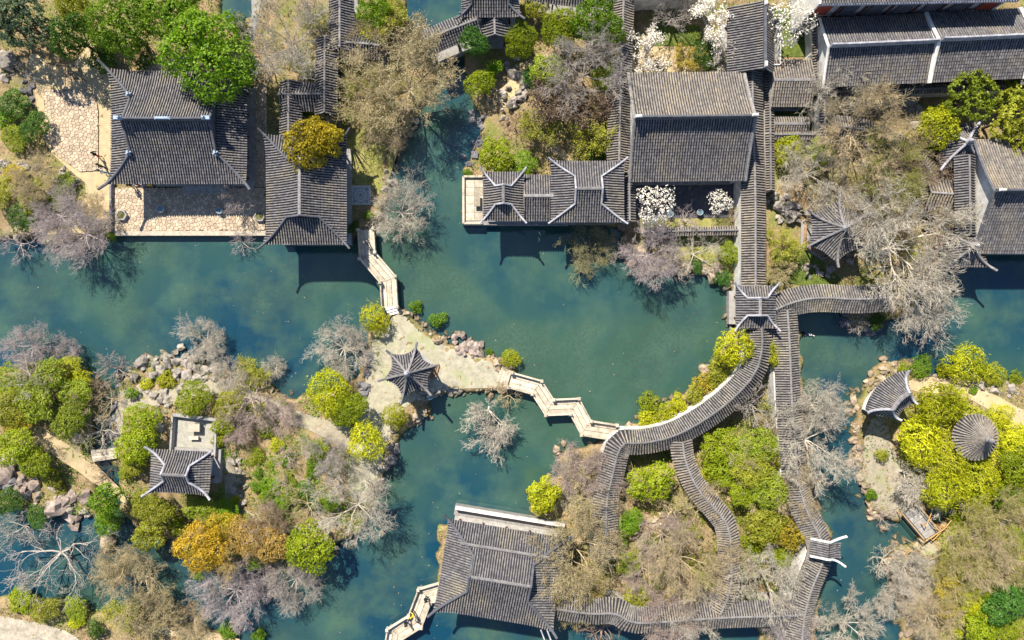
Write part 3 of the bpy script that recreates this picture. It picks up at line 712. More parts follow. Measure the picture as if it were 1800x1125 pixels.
corridor('gallery', 'straight tiled gallery roof coming down from the top edge left of the huge tan tree', 'gallery', [(597, -50), (597, 84)], 1.3, 4.6, 3.8)
corridor('gallery', 'straight tiled gallery roof under the pale bare tree behind the waterside hall', 'gallery', [(571, 62), (570, 197)], 1.12, 4.45, 3.65)
corridor('gallery', 'short tiled roof bay running left behind the golden tree', 'gallery', [(564, 165), (490, 165)], 1.5, 4.3, 3.3)
corridor('gallery', 'tiled gallery roof joining the rear of the waterside hall along the paved alley', 'gallery', [(507, 140), (507, 262)], 1.12, 4.35, 3.55)
corridor('gallery_wing', 'short tiled gallery wing running east under the bare trees from the top left gallery', 'gallery', [(604, 74), (640, 76), (668, 80)], 1.2, 4.3, 3.5, smooth=2)
corridor('covered_bridge', 'small arched bridge with a tiled roof over the narrow water', 'covered bridge', [(748, 70), (790, 52), (838, 34)], 1.35, 5.0, 4.1, base=1.1, smooth=1)
cx, cy, lx, ly = rectpx(812, 912, -75, 30, 4.6)
th, TT = xieshan('top_pavilion', 'tiled pavilion cut off by the top edge beside the covered bridge', 'pavilion', (cx, cy), 0, lx, ly, 1.9, 4.6, 7.0, lift=.6, roundtop=True, rw=.22)
corridor('porch_roof', 'small gabled porch roof in front of the top pavilion', 'porch', [(868, 0), (870, 60)], 1.35, 4.5, 3.7)
corridor('low_gallery', 'thin tiled gallery roof along the top edge left of the magnolias', 'gallery', [(925, -22), (985, -12), (1030, -8), (1088, -12)], 1.0, 4.0, 3.4)

# boat hall
b = MB(); pts = [P2(813, 309, 1), P2(1000, 309, 1), P2(1000, 395, 1), P2(813, 395, 1)]
boat = thing('boat_deck', 'pale stone prow deck of the boat hall with low parapets', 'deck', (P2(835, 350)[0], P2(835, 350)[1], 0))
b.prism(pts, -.8, .85); b.build('hull', M['stone_grey'], boat)
for i in range(5):
    for j in range(2):
        xa, xb = 819 + j * 15, 833.5 + j * 15; ya, yb = 315 + i * 14.6, 329 + i * 14.6
        b = MB(); b.prism([P2(xa, ya, .9), P2(xb, ya, .9), P2(xb, yb, .9), P2(xa, yb, .9)], .855, .90); b.build('deck_slab', M['stone'], boat)
for q in ([(815, 311), (815, 393)], [(815, 311), (848, 311)], [(815, 393), (848, 393)]):
    b = MB(); b.sweep([P(q[0][0], q[0][1], 1.0)[:2] + (.86,), P(q[1][0], q[1][1], 1.0)[:2] + (.86,)], .3, .35); b.build('parapet', M['stone'], boat)
b = MB(); c = P(839, 352, 1.3); tb = thing('stone_table', 'brown stone table on the prow deck of the boat hall', 'table', (c[0], c[1], .9))
b.box((c[0], c[1], 1.42), (.62, 1.35, .14)); b.build('tabletop', M['grey_path'], tb)
for s in (-1, 1):
    b = MB(); b.box((c[0], c[1] + s * .42, 1.125), (.42, .2, .45)); b.build('leg', M['stone_grey'], tb)
cx, cy, lx, ly = rectpx(850, 920, 303, 388, 4.2)
xieshan('boat_pavilion', 'front pavilion roof of the boat hall with curved white ridges', 'pavilion', (cx, cy), R_(90), ly, lx, .95, 4.2, 5.7, lift=.5, flare=.1, ridge='ridge_pale', roundtop=True, rw=.2, tip=.35, base=.85, open_=True, q=.8)
cx, cy, lx, ly = rectpx(920, 972, 308, 388, 3.6)
gable_hall('boat_cabin', 'low middle cabin roof of the boat hall between two white ridged roofs', 'cabin', (cx, cy), 0, lx, ly, 3.6, 4.9, roundtop=True, verge=None, base=.85, wallends=False)
cx, cy, lx, ly = rectpx(969, 1096, 284, 390, 4.8)
xieshan('stern_pavilion', 'wider stern pavilion of the boat hall with four white hip ridges', 'pavilion', (cx, cy), 0, lx, ly, 1.35, 4.8, 6.6, lift=.4, flare=.1, ridge='ridge_pale', roundtop=True, rw=.2, tip=.3, base=.85, q=.72)
corridor('lean_to', 'narrow shaded gallery roof between the boat hall and the magnolia courtyard', 'gallery', [(1106, 300), (1107, 388)], .62, 3.4, 3.0)

# big north hall and its galleries
cx, cy, lx, ly = rectpx(1106, 1309, 128, 318, 4.4)
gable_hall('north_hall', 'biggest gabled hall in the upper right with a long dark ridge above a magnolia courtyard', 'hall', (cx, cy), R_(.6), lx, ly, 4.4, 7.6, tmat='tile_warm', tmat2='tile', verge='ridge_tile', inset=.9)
corridor('side_gallery', 'brown tiled gallery running along the west side of the big north hall', 'gallery', [(1098, -40), (1094, 60), (1090, 180), (1088, 300)], 1.15, 4.0, 3.3, tmat='tile_warm')
corridor('long_gallery', 'long straight mossy gallery south of the big north hall ending at the crossing pavilion', 'gallery', [(1322, 120), (1325, 260), (1328, 330), (1328, 515)], 1.25, 4.0, 3.3, tmat='tile_warm', wall=[(-1, 2.4), (1, 2.2)])
drape('court', [(1112, 318), (1306, 318), (1306, 383), (1112, 383)], M['court'], 'dark shaded stone court with white magnolias below the big north hall', 'court', dz=.06, it=0)

def cap_wall(label, pts, h, th=.32, base=.4, tiles=True):
    pw = [P2(a, b, h) for a, b in pts]; m = pw[len(pw) // 2]; root = thing('wall', label, 'wall', (m[0], m[1], base))
    b = MB()
    for i in range(len(pw) - 1):
        p, q = pw[i], pw[i + 1]; d = math.hypot(q[0] - p[0], q[1] - p[1]); n_ = (-(q[1] - p[1]) / d * th / 2, (q[0] - p[0]) / d * th / 2)
        b.prism([(p[0] + n_[0], p[1] + n_[1]), (q[0] + n_[0], q[1] + n_[1]), (q[0] - n_[0], q[1] - n_[1]), (p[0] - n_[0], p[1] - n_[1])], base - .4, h + .004 * i)
    b.build('wall_body', M['plaster'], root)
    for i in range(len(pw) - 1):
        p, q = np.array(pw[i]), np.array(pw[i + 1]); d = np.linalg.norm(q - p); t = (q - p) / d; n_ = np.array((-t[1], t[0])); k = max(2, int(d / SP))
        for sg in (1, -1):
            rows = []
            for s in np.linspace(.05, d - .05, k):
                c = p + t * s; rows.append(([(c[0] + n_[0] * sg * u * .42, c[1] + n_[1] * sg * u * .42, h + .32 - .24 * u) for u in (0, .5, 1)], (t[0], t[1], 0)))
            tiled(root, rows, 'tile_warm', name='wall_coping', sol=.05)
        r_ = MB(); r_.sweep([(p[0], p[1], h + .33), (q[0], q[1], h + .33)], .2, .12); r_.build('coping_ridge', M['ridge_tile'], root)
    return root
cap_wall('white tile-capped wall on the south side of the magnolia courtyard', [(1130, 408), (1305, 405)], 1.9)
cap_wall('long tile-capped wall below the upper right halls', [(1452, 163), (1620, 158), (1800, 150)], 2.8)
cap_wall('white tile-capped wall running down beside the long gallery', [(1351, 120), (1352, 235), (1353, 335)], 2.6)
cap_wall('low wall closing the tiny walled court on its south side', [(1353, 238), (1432, 238)], 2.2)
cap_wall('white wall on the east side of the tiny walled court', [(1446, 165), (1448, 242)], 3.2)
cap_wall('tile-capped white wall left of the mossy court by the upper right halls', [(1431, 10), (1434, 60), (1436, 155)], 3.0)
w = cap_wall('tall white wall along the top edge behind the magnolia court', [(1100, -6), (1245, -12)], 3.6)

# upper right complex
cx, cy, lx, ly = rectpx(1444, 1628, 29, 149, 4.8)
gable_hall('west_row_house', 'left roof of the pair of gabled houses in the upper right with white gable', 'house', (cx, cy), R_(2.6), lx, ly, 4.8, 6.4, ridge='ridge_pale', tmat='tile', verge='plaster', curve=.15, stub=False)
cx, cy, lx, ly = rectpx(1632, 1796, 19, 141, 5.0)
gable_hall('east_row_house', 'right roof of the pair of gabled houses in the upper right past the white firewall', 'house', (cx, cy), R_(2.6), lx, ly, 5.0, 6.8, ridge='ridge_pale', verge='plaster', curve=.15, vw=.36, stub=False)
cx, cy, lx, ly = rectpx(1790, 1960, 22, 145, 4.7)
gable_hall('end_house', 'gabled house cut off by the right edge in the upper right', 'house', (cx, cy), R_(2.6), lx, ly, 4.7, 6.2, verge=None, curve=.15, wallends=False)
cx, cy, lx, ly = rectpx(1440, 1790, -150, 2, 8.2)
th, TT = gable_hall('tall_house', 'two storey white house with red eaves cut off by the top edge', 'house', (cx, cy), R_(1.2), lx, ly, 8.2, 10.2, verge='plaster', curve=.1, inset=.55)
b = MB(); b.sweep([TT(-lx, -ly - .05, 7.95), TT(lx, -ly - .05, 7.95)], .28, .2); b.build('gutter', M['ridge_pale'], th)
b = MB(); b.sweep([TT(-lx, -ly + .22, 7.8), TT(lx, -ly + .22, 7.8)], .16, .26); b.build('eave_board', M['redtimber'], th)
for k in range(7):
    x = -lx + (k + .5) * 2 * lx / 7; b = MB(); b.box(TT(x, -ly + .47, 5.6), (1.5, .1, 2.0), R_(1.2)); b.build('wall_panel', M['redtimber' if k in (0, 6) else 'ridge_dark'], th)  # middle panels coloured dark to stand for the shade under the eave
cx, cy, lx, ly = rectpx(1288, 1370, 14, 130, 4.0); cx = P2(1344, 0, 5.6)[0]
gable_hall('gate_house', 'narrow house roof with a pale ridge line right of the magnolia court', 'house', (cx, cy), R_(90), ly, 3.3, 4.0, 5.6, tmat='tile', ridge='ridge_dark', verge=None, curve=.15, Ly2=1.5, rh=.4, wallends=False)
cx, cy, lx, ly = rectpx(1354, 1426, 102, 184, 3.4)
gable_hall('side_house', 'small brown gabled roof between two white walls in the upper right', 'house', (cx, cy - .2), 0, lx, ly, 3.4, 4.4, tmat='tile_warm', verge=None, roundtop=True, curve=.1)
cx, cy, lx, ly = rectpx(1358, 1420, 205, 234, 2.4)
gable_hall('shed', 'tiny buff lean-to roof inside the walled court', 'shed', (cx, cy), 0, lx, ly, 2.4, 2.8, tmat='tile_warm', verge=None, roundtop=True, curve=.1, inset=.4, windows=False)

# right edge complex
kk = (75 - 4.5) / 75
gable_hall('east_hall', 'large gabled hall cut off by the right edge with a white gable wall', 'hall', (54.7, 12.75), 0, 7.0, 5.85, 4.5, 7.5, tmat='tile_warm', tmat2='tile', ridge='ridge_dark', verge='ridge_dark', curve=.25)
corridor('east_gallery', 'tiled gallery running along the white gable of the right edge hall', 'gallery', [(1704, 272), (1705, 340), (1706, 412)], 1.05, 5.5, 4.7)
corridor('link_roof', 'short tiled link roof between the arched rockery gallery and the right edge hall', 'gallery', [(1638, 338), (1690, 342)], 1.6, 4.6, 3.7, tmat='tile_warm')
corridor('arched_gallery', 'curving brown gallery half hidden by bare trees in the right garden', 'gallery', [(1470, 222), (1530, 228), (1600, 262), (1645, 310), (1650, 345)], 1.35, 4.1, 3.3, tmat='tile_warm', smooth=3)
c = P(1700, 250, 5.2); poly_pavilion('corner_pavilion', 'square pavilion roof with crossing white ridges near the right edge', (c[0], c[1]), 3.3, 4, R_(50), 3.8, 5.4, ridge='ridge_pale', tip=.3)
c = P(1708, 433, 5.2); poly_pavilion('water_pavilion', 'small square pavilion with a red railing at the right shore', (c[0], c[1]), 3.2, 4, R_(-40), 3.8, 5.6, tip=.6)
c = P(1483, 402, 5.4); poly_pavilion('hill_pavilion', 'grey six ridged pavilion in the right garden among bare trees', (c[0], c[1]), 3.3, 6, R_(-32), 3.7, 5.8, tip=.6)
rl = thing('railing', 'red lattice railing beside the small square pavilion at the right shore', 'railing', P(1652, 440, 1.0)[:2] + (.6,))
for yy in np.linspace(415, 463, 4):
    b = MB(); p, q = P(1643, yy, 1.4), P(1661, yy, 1.4); b.tube([p, q], .06, 6); b.build('rail', M['redtimber'], rl)
for xx in (1643, 1652, 1661):
    b = MB(); p, q = P(xx, 414, 1.4), P(xx, 464, 1.4); b.tube([p, q], .06, 6); b.build('rail', M['redtimber'], rl)
for xx in (1643, 1661):
    for yy in (414, 464):
        b = MB(); p = P(xx, yy, 1.4); b.tube([(p[0], p[1], .3), p], .07, 6); b.build('post', M['redtimber'], rl)

# crossing pavilion and the winding galleries
cx, cy, lx, ly = rectpx(1293, 1362, 503, 576, 4.2)
xieshan('crossing_pavilion', 'small pavilion with pale curved ridges where the galleries cross', 'pavilion', (cx, cy), R_(90), ly, lx, .9, 4.2, 5.6, lift=.45, flare=.12, ridge='ridge_pale', roundtop=True, rw=.2, tip=.3, open_=True, q=.8)
corridor('north_shore_gallery', 'wavy tiled gallery heading right from the crossing pavilion', 'gallery', [(1362, 545), (1395, 530), (1440, 522), (1510, 527), (1570, 522)], 1.4, 4.1, 3.3, tmat='tile_mid', smooth=3)
corridor('curved_gallery', 'curving tiled gallery that sweeps along the pond to the zigzag bridge', 'gallery', [(1338, 565), (1341, 610), (1330, 655), (1290, 700), (1240, 738), (1185, 768), (1130, 780), (1090, 778), (1078, 830), (1066, 880), (1066, 930), (1062, 985)], 1.28, 4.2, 3.3, tmat='tile_mid', smooth=1, wall=[(-1, 2.3)])
corridor('uphill_gallery', 'stepped gallery climbing from the curved gallery into the brown garden', 'gallery', [(1200, 778), (1204, 812), (1225, 860), (1262, 900), (1284, 930), (1286, 1000), (1284, 1040), (1266, 1080)], 1.12, 4.2, 3.4, tmat='tile_warm', smooth=1, wave=.08)
corridor('water_gallery', 'long wavy gallery hugging the narrow channel on the right', 'gallery', [(1384, 545), (1388, 620), (1392, 700), (1398, 780), (1402, 850), (1420, 905), (1446, 950), (1450, 985), (1425, 1035), (1412, 1085), (1408, 1160)], 1.28, 4.2, 3.3, tmat='tile_mid', smooth=2, wall=[(-1, 2.0)], wave=.1)
cx, cy, lx, ly = rectpx(1424, 1476, 950, 977, 4.4)
T0, D0 = frame(cx, cy, R_(-3)); kp = thing('kiosk', 'roofed bay with two white upswept ridges on the channel gallery', 'kiosk', (cx, cy, .6))
for sg in (1, -1):
    rows = [([T0(sg * u * lx, y, 5.3 - 1.0 * fcurve(u, .3) + (.35 * u ** 3 * (abs(y) / ly) ** 2 if sg > 0 else 0)) for u in np.linspace(0, 1, 7)], D0(0, 1)) for y in np.arange(-ly, ly, SP * .9)]
    tiled(kp, rows)
for sy in (-1, 1):
    b = MB(); b.sweep([T0(x, sy * (ly + .1 + .45 * max(0, x / lx) ** 2), 5.35 - 1.0 * fcurve(abs(x) / lx, .3) + .5 * max(0, x / lx) ** 3) for x in np.linspace(-lx, lx * 1.2, 11)], .22, .2); b.build('verge_ridge', M['plaster'], kp)
b = MB(); b.prism([T0(-lx * .8, -ly, 0)[:2], T0(lx * .85, -ly, 0)[:2], T0(lx * .85, ly, 0)[:2], T0(-lx * .8, ly, 0)[:2]], -.6, .75); b.build('plinth', M['stone_grey'], kp)
for sx in (-1, 1):
    for sy in (-1, 1):
        b = MB(); p = T0(sx * lx * .7, sy * ly * .85, 0); b.lathe((p[0], p[1], .75), [(.1, 0), (.1, 3.5)], 8); b.build('column', M['timber'], kp)

# south hall
k = (75 - 4.5) / 75 / 16; cx, cy = (880 - 900) * k, (562.5 - 1008) * k
sh, TS = xieshan('south_hall', 'large tilted hall on the south pond with a cream terrace wall on its north side', 'hall', (cx, cy), R_(-9.3), 6.1, 4.7, 3.1, 4.5, 6.7, lift=.5, flare=.15, ridge='ridge_dark', roundtop=True, rw=.26, tip=.6, q=.95, curve=.2)
b = MB(); b.sweep([TS(x, 2.75, 5.45) for x in np.linspace(-4.6, 4.6, 5)], .3, .13, .0); b.build('roof_band', M['ridge_tile'], sh)
b = MB(); b.prism([TS(-5.9, 4.2, 0)[:2], TS(6.2, 4.2, 0)[:2], TS(6.2, 5.2, 0)[:2], TS(-5.9, 5.2, 0)[:2]], -.8, 1.0); b.build('terrace', M['stone_grey'], sh)
b = MB(); b.sweep([TS(-5.8, 5.05, 1.0), TS(6.1, 5.05, 1.0)], .26, .8); b.build('terrace_wall', M['plaster'], sh)
for sx, sy in ((5.0, -4.95), (5.6, -4.8)):
    b = MB(); b.sweep([TS(sx, sy, 4.7), TS(sx + .5, sy - .8, 5.0), TS(sx + .9, sy - 1.5, 5.5)], .14, .14); b.build('eave_tip', M['ridge_pale'], sh)
corridor('south_gallery', 'zigzag tiled gallery running right from the south hall along the bottom edge', 'gallery', [(925, 1062), (985, 1072), (1040, 1080), (1084, 1077), (1110, 1096), (1160, 1094), (1267, 1086), (1330, 1084), (1412, 1082)], 1.35, 4.2, 3.4, tmat='tile_mid', smooth=1)
cap_wall('white wall running between the brown garden and the south gallery', [(1150, 1068), (1250, 1062), (1268, 1025)], 2.0)

# island pavilion with walled forecourt
cx, cy, lx, ly = rectpx(266, 370, 792, 866, 5.0)
xieshan('island_pavilion', 'small hall with blue-white curved ridges on the west island', 'pavilion', (cx, cy), R_(-3), lx, ly, 1.25, 5.0, 6.5, lift=.5, flare=.12, ridge='ridge_pale', roundtop=True, rw=.22, tip=.4, base=1.5, q=.75)
fc = thing('forecourt', 'square gravel forecourt with a low grey wall on the west island', 'court', P(340, 764, 1.6))
b = MB(); b.prism([P2(303, 730, 1.7), P2(380, 739, 1.7), P2(377, 803, 1.7), P2(299, 796, 1.7)], .3, 1.62); b.build('gravel_floor', M['court_gravel'], fc)
for p, q in (((303, 730), (380, 739)), ((380, 739), (377, 803)), ((303, 730), (299, 796))):
    b = MB(); a, c = P(p[0], p[1], 2.2), P(q[0], q[1], 2.2); b.sweep([(a[0], a[1], 1.5), (c[0], c[1], 1.5)], .34, .75); b.build('low_wall', M['stone_grey'], fc)
def stone_bench(name, label, cat, px, py, z, sx, sy, h, rz=0.0, mat='stone'):
    c = P(px, py, z + h); r = thing(name, label, cat, (c[0], c[1], z))
    b = MB(); b.box((c[0], c[1], z + h - .07), (sx, sy, .14), rz); b.build('slab', M[mat], r)
    for s in (-1, 1):
        b = MB(); b.box((c[0] + s * sx * .33 * math.cos(rz), c[1] + s * sx * .33 * math.sin(rz), z + (h - .14) / 2), (.16 * sx + .08, sy * .7, h - .14), rz); b.build('leg', M['stone_grey'], r)
    return r
stone_bench('stone_table', 'pinkish stone table in the gravel forecourt on the west island', 'table', 341, 752, 1.62, 1.15, .85, .7)
stone_bench('stone_bench', 'narrow stone bench just south of the table in the gravel forecourt', 'bench', 340, 770, 1.62, 1.0, .35, .42)

# star shaped hexagonal pavilion
c = P(719, 655, 4.2); poly_pavilion('hexagon_pavilion', 'dark six pointed star pavilion in the centre of the middle island', (c[0], c[1]), 2.75, 6, R_(15), 3.6, 5.6, tip=.55, conc=.2, ridge='ridge_tile')
st = thing('pavilion_steps', 'wooden slatted steps on the right side of the star shaped pavilion', 'steps', P(763, 652, .9))
for i in range(3):
    b = MB(); p = P(759 + i * 4.2, 653, .9); b.box((p[0], p[1], .95 - i * .1), (.24, 1.45, .1), R_(-15)); b.build('step', M['brownwood'], st)

# fan pavilion
fx, fy = P2(1340 + 1080 / 3.88, 550 + 760 / 3.88, 4.6); Ro, Ri, Rr = 5.55, 2.3, 3.75
fan = thing('fan_pavilion', 'fan shaped pavilion with a curved eave on the tip of the east island', 'pavilion', (fx - 2.8, fy + 2.8, .7))
a0, a1, b0, b1 = R_(104), R_(167), R_(117), R_(154)
def fz(r): u = abs(r - Rr) / ((Ro - Rr) if r > Rr else (Rr - Ri)); return 5.5 - 1.4 * fcurve(min(u, 1.1), .3)
def fp(a, r, z): return (fx + r * math.cos(a), fy + r * math.sin(a), z)
def endf(a): return max(0, (b0 - a) / (b0 - a0), (a - b1) / (a1 - b1))
for sg, Rx_ in ((1, Ro), (-1, Ri)):
    rows = []
    for a in np.arange(a0 + .01, a1, .27 / (Ro if sg > 0 else Ri + .8)):
        e = endf(a); r0 = Rr + (Rx_ - Rr) * e * .97
        rows.append(([fp(a, r, fz(r) + .3 * e ** 4) for r in np.linspace(r0, Rx_ + sg * .12, 7)], (-math.sin(a), math.cos(a), 0)))
    tiled(fan, rows, taper=False)
for ae, ab in ((a0, b0), (a1, b1)):
    rows = []
    for r in np.arange(Ri + .1, Ro, .28):
        e = (r - Rr) / (Ro - Rr) if r > Rr else (Rr - r) / (Rr - Ri); m_ = r
        rows.append(([fp(ab + (ae - ab) * v, r, 5.5 - 1.4 * fcurve(max(v, 0), .3) + .3 * e ** 4) for v in np.linspace(e * .97, 1.02, 6)], (math.cos((ae + ab) / 2), math.sin((ae + ab) / 2), 0)))
    tiled(fan, rows)
    for Rx_ in (Ro, Ri):
        b = MB(); b.sweep([fp(ab + (ae - ab) * v, Rr + (Rx_ - Rr) * v, 5.52 - 1.4 * fcurve(min(v, 1), .3) + .45 * v ** 4) for v in np.linspace(0, 1.1, 8)], .24, .2); b.build('hip_ridge', M['ridge_pale'], fan)
b = MB(); b.sweep([fp(a, Rr, 5.5) for a in np.linspace(b0, b1, 9)], .45, .14, -.02); b.build('ridge', M['ridge_tile'], fan)
b = MB(); b.prism([fp(a, Ro - 1.35, 0)[:2] for a in np.linspace(a0, a1, 12)] + [fp(a, Ri + .3, 0)[:2] for a in np.linspace(a1, a0, 8)], -.4, 1.0); b.build('plinth', M['stone_grey'], fan)
b = MB(); b.sweep([fp(a, Ro - 1.3, 1.0) for a in np.linspace(a0 + .03, a1 - .03, 14)], .3, .5); b.build('parapet', M['plaster'], fan)
b = MB(); b.sweep([fp(a, Ro - 1.45, 1.4) for a in np.linspace(a0 + .05, a1 - .05, 14)], .2, .6); b.build('bench_rail', M['redtimber'], fan)
for a in np.linspace(a0 + .1, a1 - .1, 4):
    for r in (Ro - 1.55, Ri + .6):
        b = MB(); p = fp(a, r, 1.0); b.lathe(p, [(.1, 0), (.1, 3.2)], 8); b.build('column', M['timber'], fan)

# round straw-hat pavilion
c = P(1713, 768, 4.2); rp = thing('round_pavilion', 'round umbrella roofed pavilion with radial ribs on the east island', 'pavilion', (c[0], c[1], 1.6))
rows = []
for i in range(41):
    a = 2 * math.pi * i / 40; ca, sa = math.cos(a), math.sin(a)
    rows.append(([(c[0] + ca * r, c[1] + sa * r, 6.3 - 2.1 * fcurve((r - .15) / 2.2, .45)) for r in np.linspace(.15, 2.35, 9)], (-sa, ca, 0)))
tiled(rp, rows, 'tile_warm', w=.10, h=.13, taper=True)
b = MB(); b.lathe((c[0], c[1], 6.2), [(.3, 0), (.36, .15), (.22, .3), (.3, .45), (.26, .7), (.06, .95)], 12); b.build('finial', M['ridge_tile'], rp, smooth=True)
b = MB(); b.lathe((c[0] - .25, c[1] + .1, .6), [(2.3, 0), (2.3, 1.15), (2.1, 1.2)], 28); b.build('plinth', M['stone'], rp)
b = MB(); b.sweep([(c[0] - .25 + 2.1 * math.cos(a), c[1] + .1 + 2.1 * math.sin(a), 1.8) for a in np.linspace(R_(60), R_(300), 20)], .3, .45); b.build('parapet', M['stone'], rp)
for i in range(6):
    a = i * math.pi / 3; b = MB(); b.lathe((c[0] + 1.5 * math.cos(a), c[1] + 1.5 * math.sin(a), 1.8), [(.1, 0), (.1, 2.7)], 8); b.build('column', M['timber'], rp)

# ------------------------------------------------------------------ bridges
def zigzag(name, label, path, wpx, z=.95, h=.42, nsl=3, mat='stone'):
    pw = [np.array(P2(a, b, z)) for a, b in path]; w = wpx / PXM / 2; n = len(pw); L_, R2 = [], []
    for i in range(n):
        t = []
        if i > 0: t.append((pw[i] - pw[i - 1]) / np.linalg.norm(pw[i] - pw[i - 1]))
        if i < n - 1: t.append((pw[i + 1] - pw[i]) / np.linalg.norm(pw[i + 1] - pw[i]))
        if len(t) == 2:
            m = t[0] + t[1]; m /= np.linalg.norm(m); k = 1 / max(.4, m @ t[0])
        else: m, k = t[0], 1
        nv = np.array((-m[1], m[0])) * w * k; L_.append(pw[i] + nv); R2.append(pw[i] - nv)
    root = thing(name, label, 'bridge', (pw[n // 2][0], pw[n // 2][1], 0))
    for i in range(n - 1):
        for k in range(nsl):
            pass
            ua, ub = k / nsl + .014, (k + 1) / nsl - .014; lp = lambda j, u: tuple(L_[j] * (1 - u) + R2[j] * u)
            e = .012; A0, A1, B1, B0 = [np.array(q) for q in (lp(i, ua), lp(i + 1, ua), lp(i + 1, ub), lp(i, ub))]
            d = (A1 - A0) / np.linalg.norm(A1 - A0) * .02
            b = MB(); b.prism([tuple(A0 + d), tuple(A1 - d), tuple(B1 - d), tuple(B0 + d)], z - .25, z + random.uniform(-.008, .008)); b.build('deck_slab', M[mat], root)
        for side in (L_, R2):
            p, q = side[i], side[i + 1]; t = (q - p) / np.linalg.norm(q - p) * .14
            b = MB(); b.sweep([tuple(p + t) + (z + .02,), tuple(q - t) + (z + .02,)], .2, h); b.build('parapet', M['stone'], root)
    pm = MB(); pm.box((0, 0, .35), (.3, .3, .7)); pm.box((0, 0, .74), (.36, .36, .09), 0, .6); me = pm.mesh('post'); me.materials.append(M['stone'])
    for side in (L_, R2):
        for p in side:
            o = link('post', me, root); o.location = (p[0] - OFF[root.name][0], p[1] - OFF[root.name][1], z - .1)
    for i in range(n):
        b = MB(); d = (R2[i] - L_[i]); b.box((pw[i][0], pw[i][1], z - .75), (np.linalg.norm(d) * .9, .35, .98), math.atan2(d[1], d[0])); b.build('pier', M['stone_grey'], root)
    return root
zigzag('zigzag_bridge', 'bent stone footbridge between the waterside hall and the middle island', [(644, 404), (647, 450), (683, 492), (686, 541)], 27)
zigzag('zigzag_bridge', 'five bend zigzag stone bridge from the middle island to the curved gallery', [(897, 668), (944, 681), (966, 716), (1010, 714), (1030, 752), (1082, 760)], 26)
zigzag('zigzag_bridge', 'zigzag stone bridge at the bottom edge leading to the south hall with people on it', [(778, 1037), (747, 1046), (730, 1091), (695, 1113), (690, 1145)], 28)
def slabs(name, label, quad, z, n, mat, cat='bridge'):
    a, b_, c, d = [np.array(P2(x, y, z)) for x, y in quad]; m = (a + c) / 2; r = thing(name, label, cat, (m[0], m[1], 0))
    for k in range(n):
        u, v = k / n + .012, (k + 1) / n - .012
        b = MB(); b.prism([tuple(a + (d - a) * u), tuple(b_ + (c - b_) * u), tuple(b_ + (c - b_) * v), tuple(a + (d - a) * v)], z - .2, z + random.uniform(-.01, .012)); b.build('slab', M[mat], r)
    for p, q in ((a, d), (b_, c)):
        b = MB(); dd = q - p; b.box(((p + q)[0] / 2, (p + q)[1] / 2, z - .65), (np.linalg.norm(dd), .4, .9), math.atan2(dd[1], dd[0])); b.build('abutment', M['stone_grey'], r)
    return r
slabs('slab_bridge', 'tiny plank bridge of pale slabs over the creek on the left', [(160, 792), (203, 787), (205, 806), (164, 812)], .95, 4, 'stone')
wb = slabs('wooden_bridge', 'grey plank footbridge with bamboo rails on the right channel', [(1590, 903), (1612, 888), (1650, 935), (1628, 948)], 1.0, 5, 'stone_grey')
for p0, p1 in (((1588, 905), (1626, 951)), ((1614, 886), (1652, 934)), ((1626, 951), (1660, 930)), ((1628, 925), (1640, 895))):
    for hh in (1.45, 1.9):
        b = MB(); b.tube([P(p0[0], p0[1], hh), P(p1[0], p1[1], hh)], .05, 6); b.build('rail', M['bamboo'], wb)
    for p in (p0, p1):
        b = MB(); q = P(p[0], p[1], 2.0); b.tube([(q[0], q[1], .3), q], .06, 6); b.build('post', M['bamboo'], wb)
stp = thing('stone_steps', 'three pale stone steps at the island end of the bent footbridge', 'steps', P(690, 546, .8))
for i in range(3):
    b = MB(); p = P(688 + i * 2, 541 + i * 4.6, .8); b.box((p[0], p[1], .86 - i * .1), (1.25, .3, .2), R_(14)); b.build('step', M['plaster'], stp)
stp = thing('stone_steps', 'row of stone treads where the five bend bridge meets the middle island', 'steps', P(888, 664, .8))
for i in range(4):
    b = MB(); p = P(893 - i * 5, 665 - i * 1.2, .8); b.box((p[0], p[1], .86 - i * .05), (.3, 1.4, .2), R_(-16)); b.build('step', M['stone'], stp)
stp = thing('stone_steps', 'pale steps on the right flank of the waterside hall', 'steps', P(611, 343, .8))
for i in range(3):
    b = MB(); p = P(607 + i * 3.2, 343, .9); b.box((p[0], p[1], .9 - i * .12), (.22, 1.6, .25)); b.build('step', M['stone'], stp)

# ------------------------------------------------------------------ small fixed things
def vat(label, px, py, r=.42, base=.72, cat='vat', group=None):
    c = P2(px, py, base + .6); o = thing('water_vat', label, cat, (c[0], c[1], base), group)
    b = MB(); b.lathe((c[0], c[1], base), [(r * .7, 0), (r * .98, .3), (r, .55), (r * .96, .62), (r * .84, .62), (r * .82, .52)], 20); b.build('vessel', M['vat'], o, smooth=True)
    b = MB(); b.lathe((c[0], c[1], base + .5), [(r * .83, 0), (r * .83, .04)], 20); b.build('water_surface', M['vatwater'], o)
    return o
vat('round grey-blue vat on the shaded part of the terrace, the left one', 281, 367, .40)
vat('round grey-blue vat on the terrace near the bare sapling, the right one', 385, 370, .36)
vat('pale round vat standing in the dark magnolia courtyard', 1231, 373, .34, .66)
vat('green-grey vat half under the larger courtyard magnolia', 1179, 376, .34, .66)
def planter(label, px, py):
    c = P2(px, py, 1.1); o = thing('planter', label, 'planter', (c[0], c[1], .72)); b = MB()
    b.lathe((c[0], c[1], .74), [(.62, 0), (.62, .42), (.46, .42), (.46, .34)], 6); b.build('stone_rim', M['stone_grey'], o)
    b = MB(); b.lathe((c[0], c[1], 1.0), [(.47, 0), (.47, .1)], 6); b.build('soil', M['soilpot'], o); return o
planter('hexagonal stone planter with soil at the left end of the terrace', 213, 378)
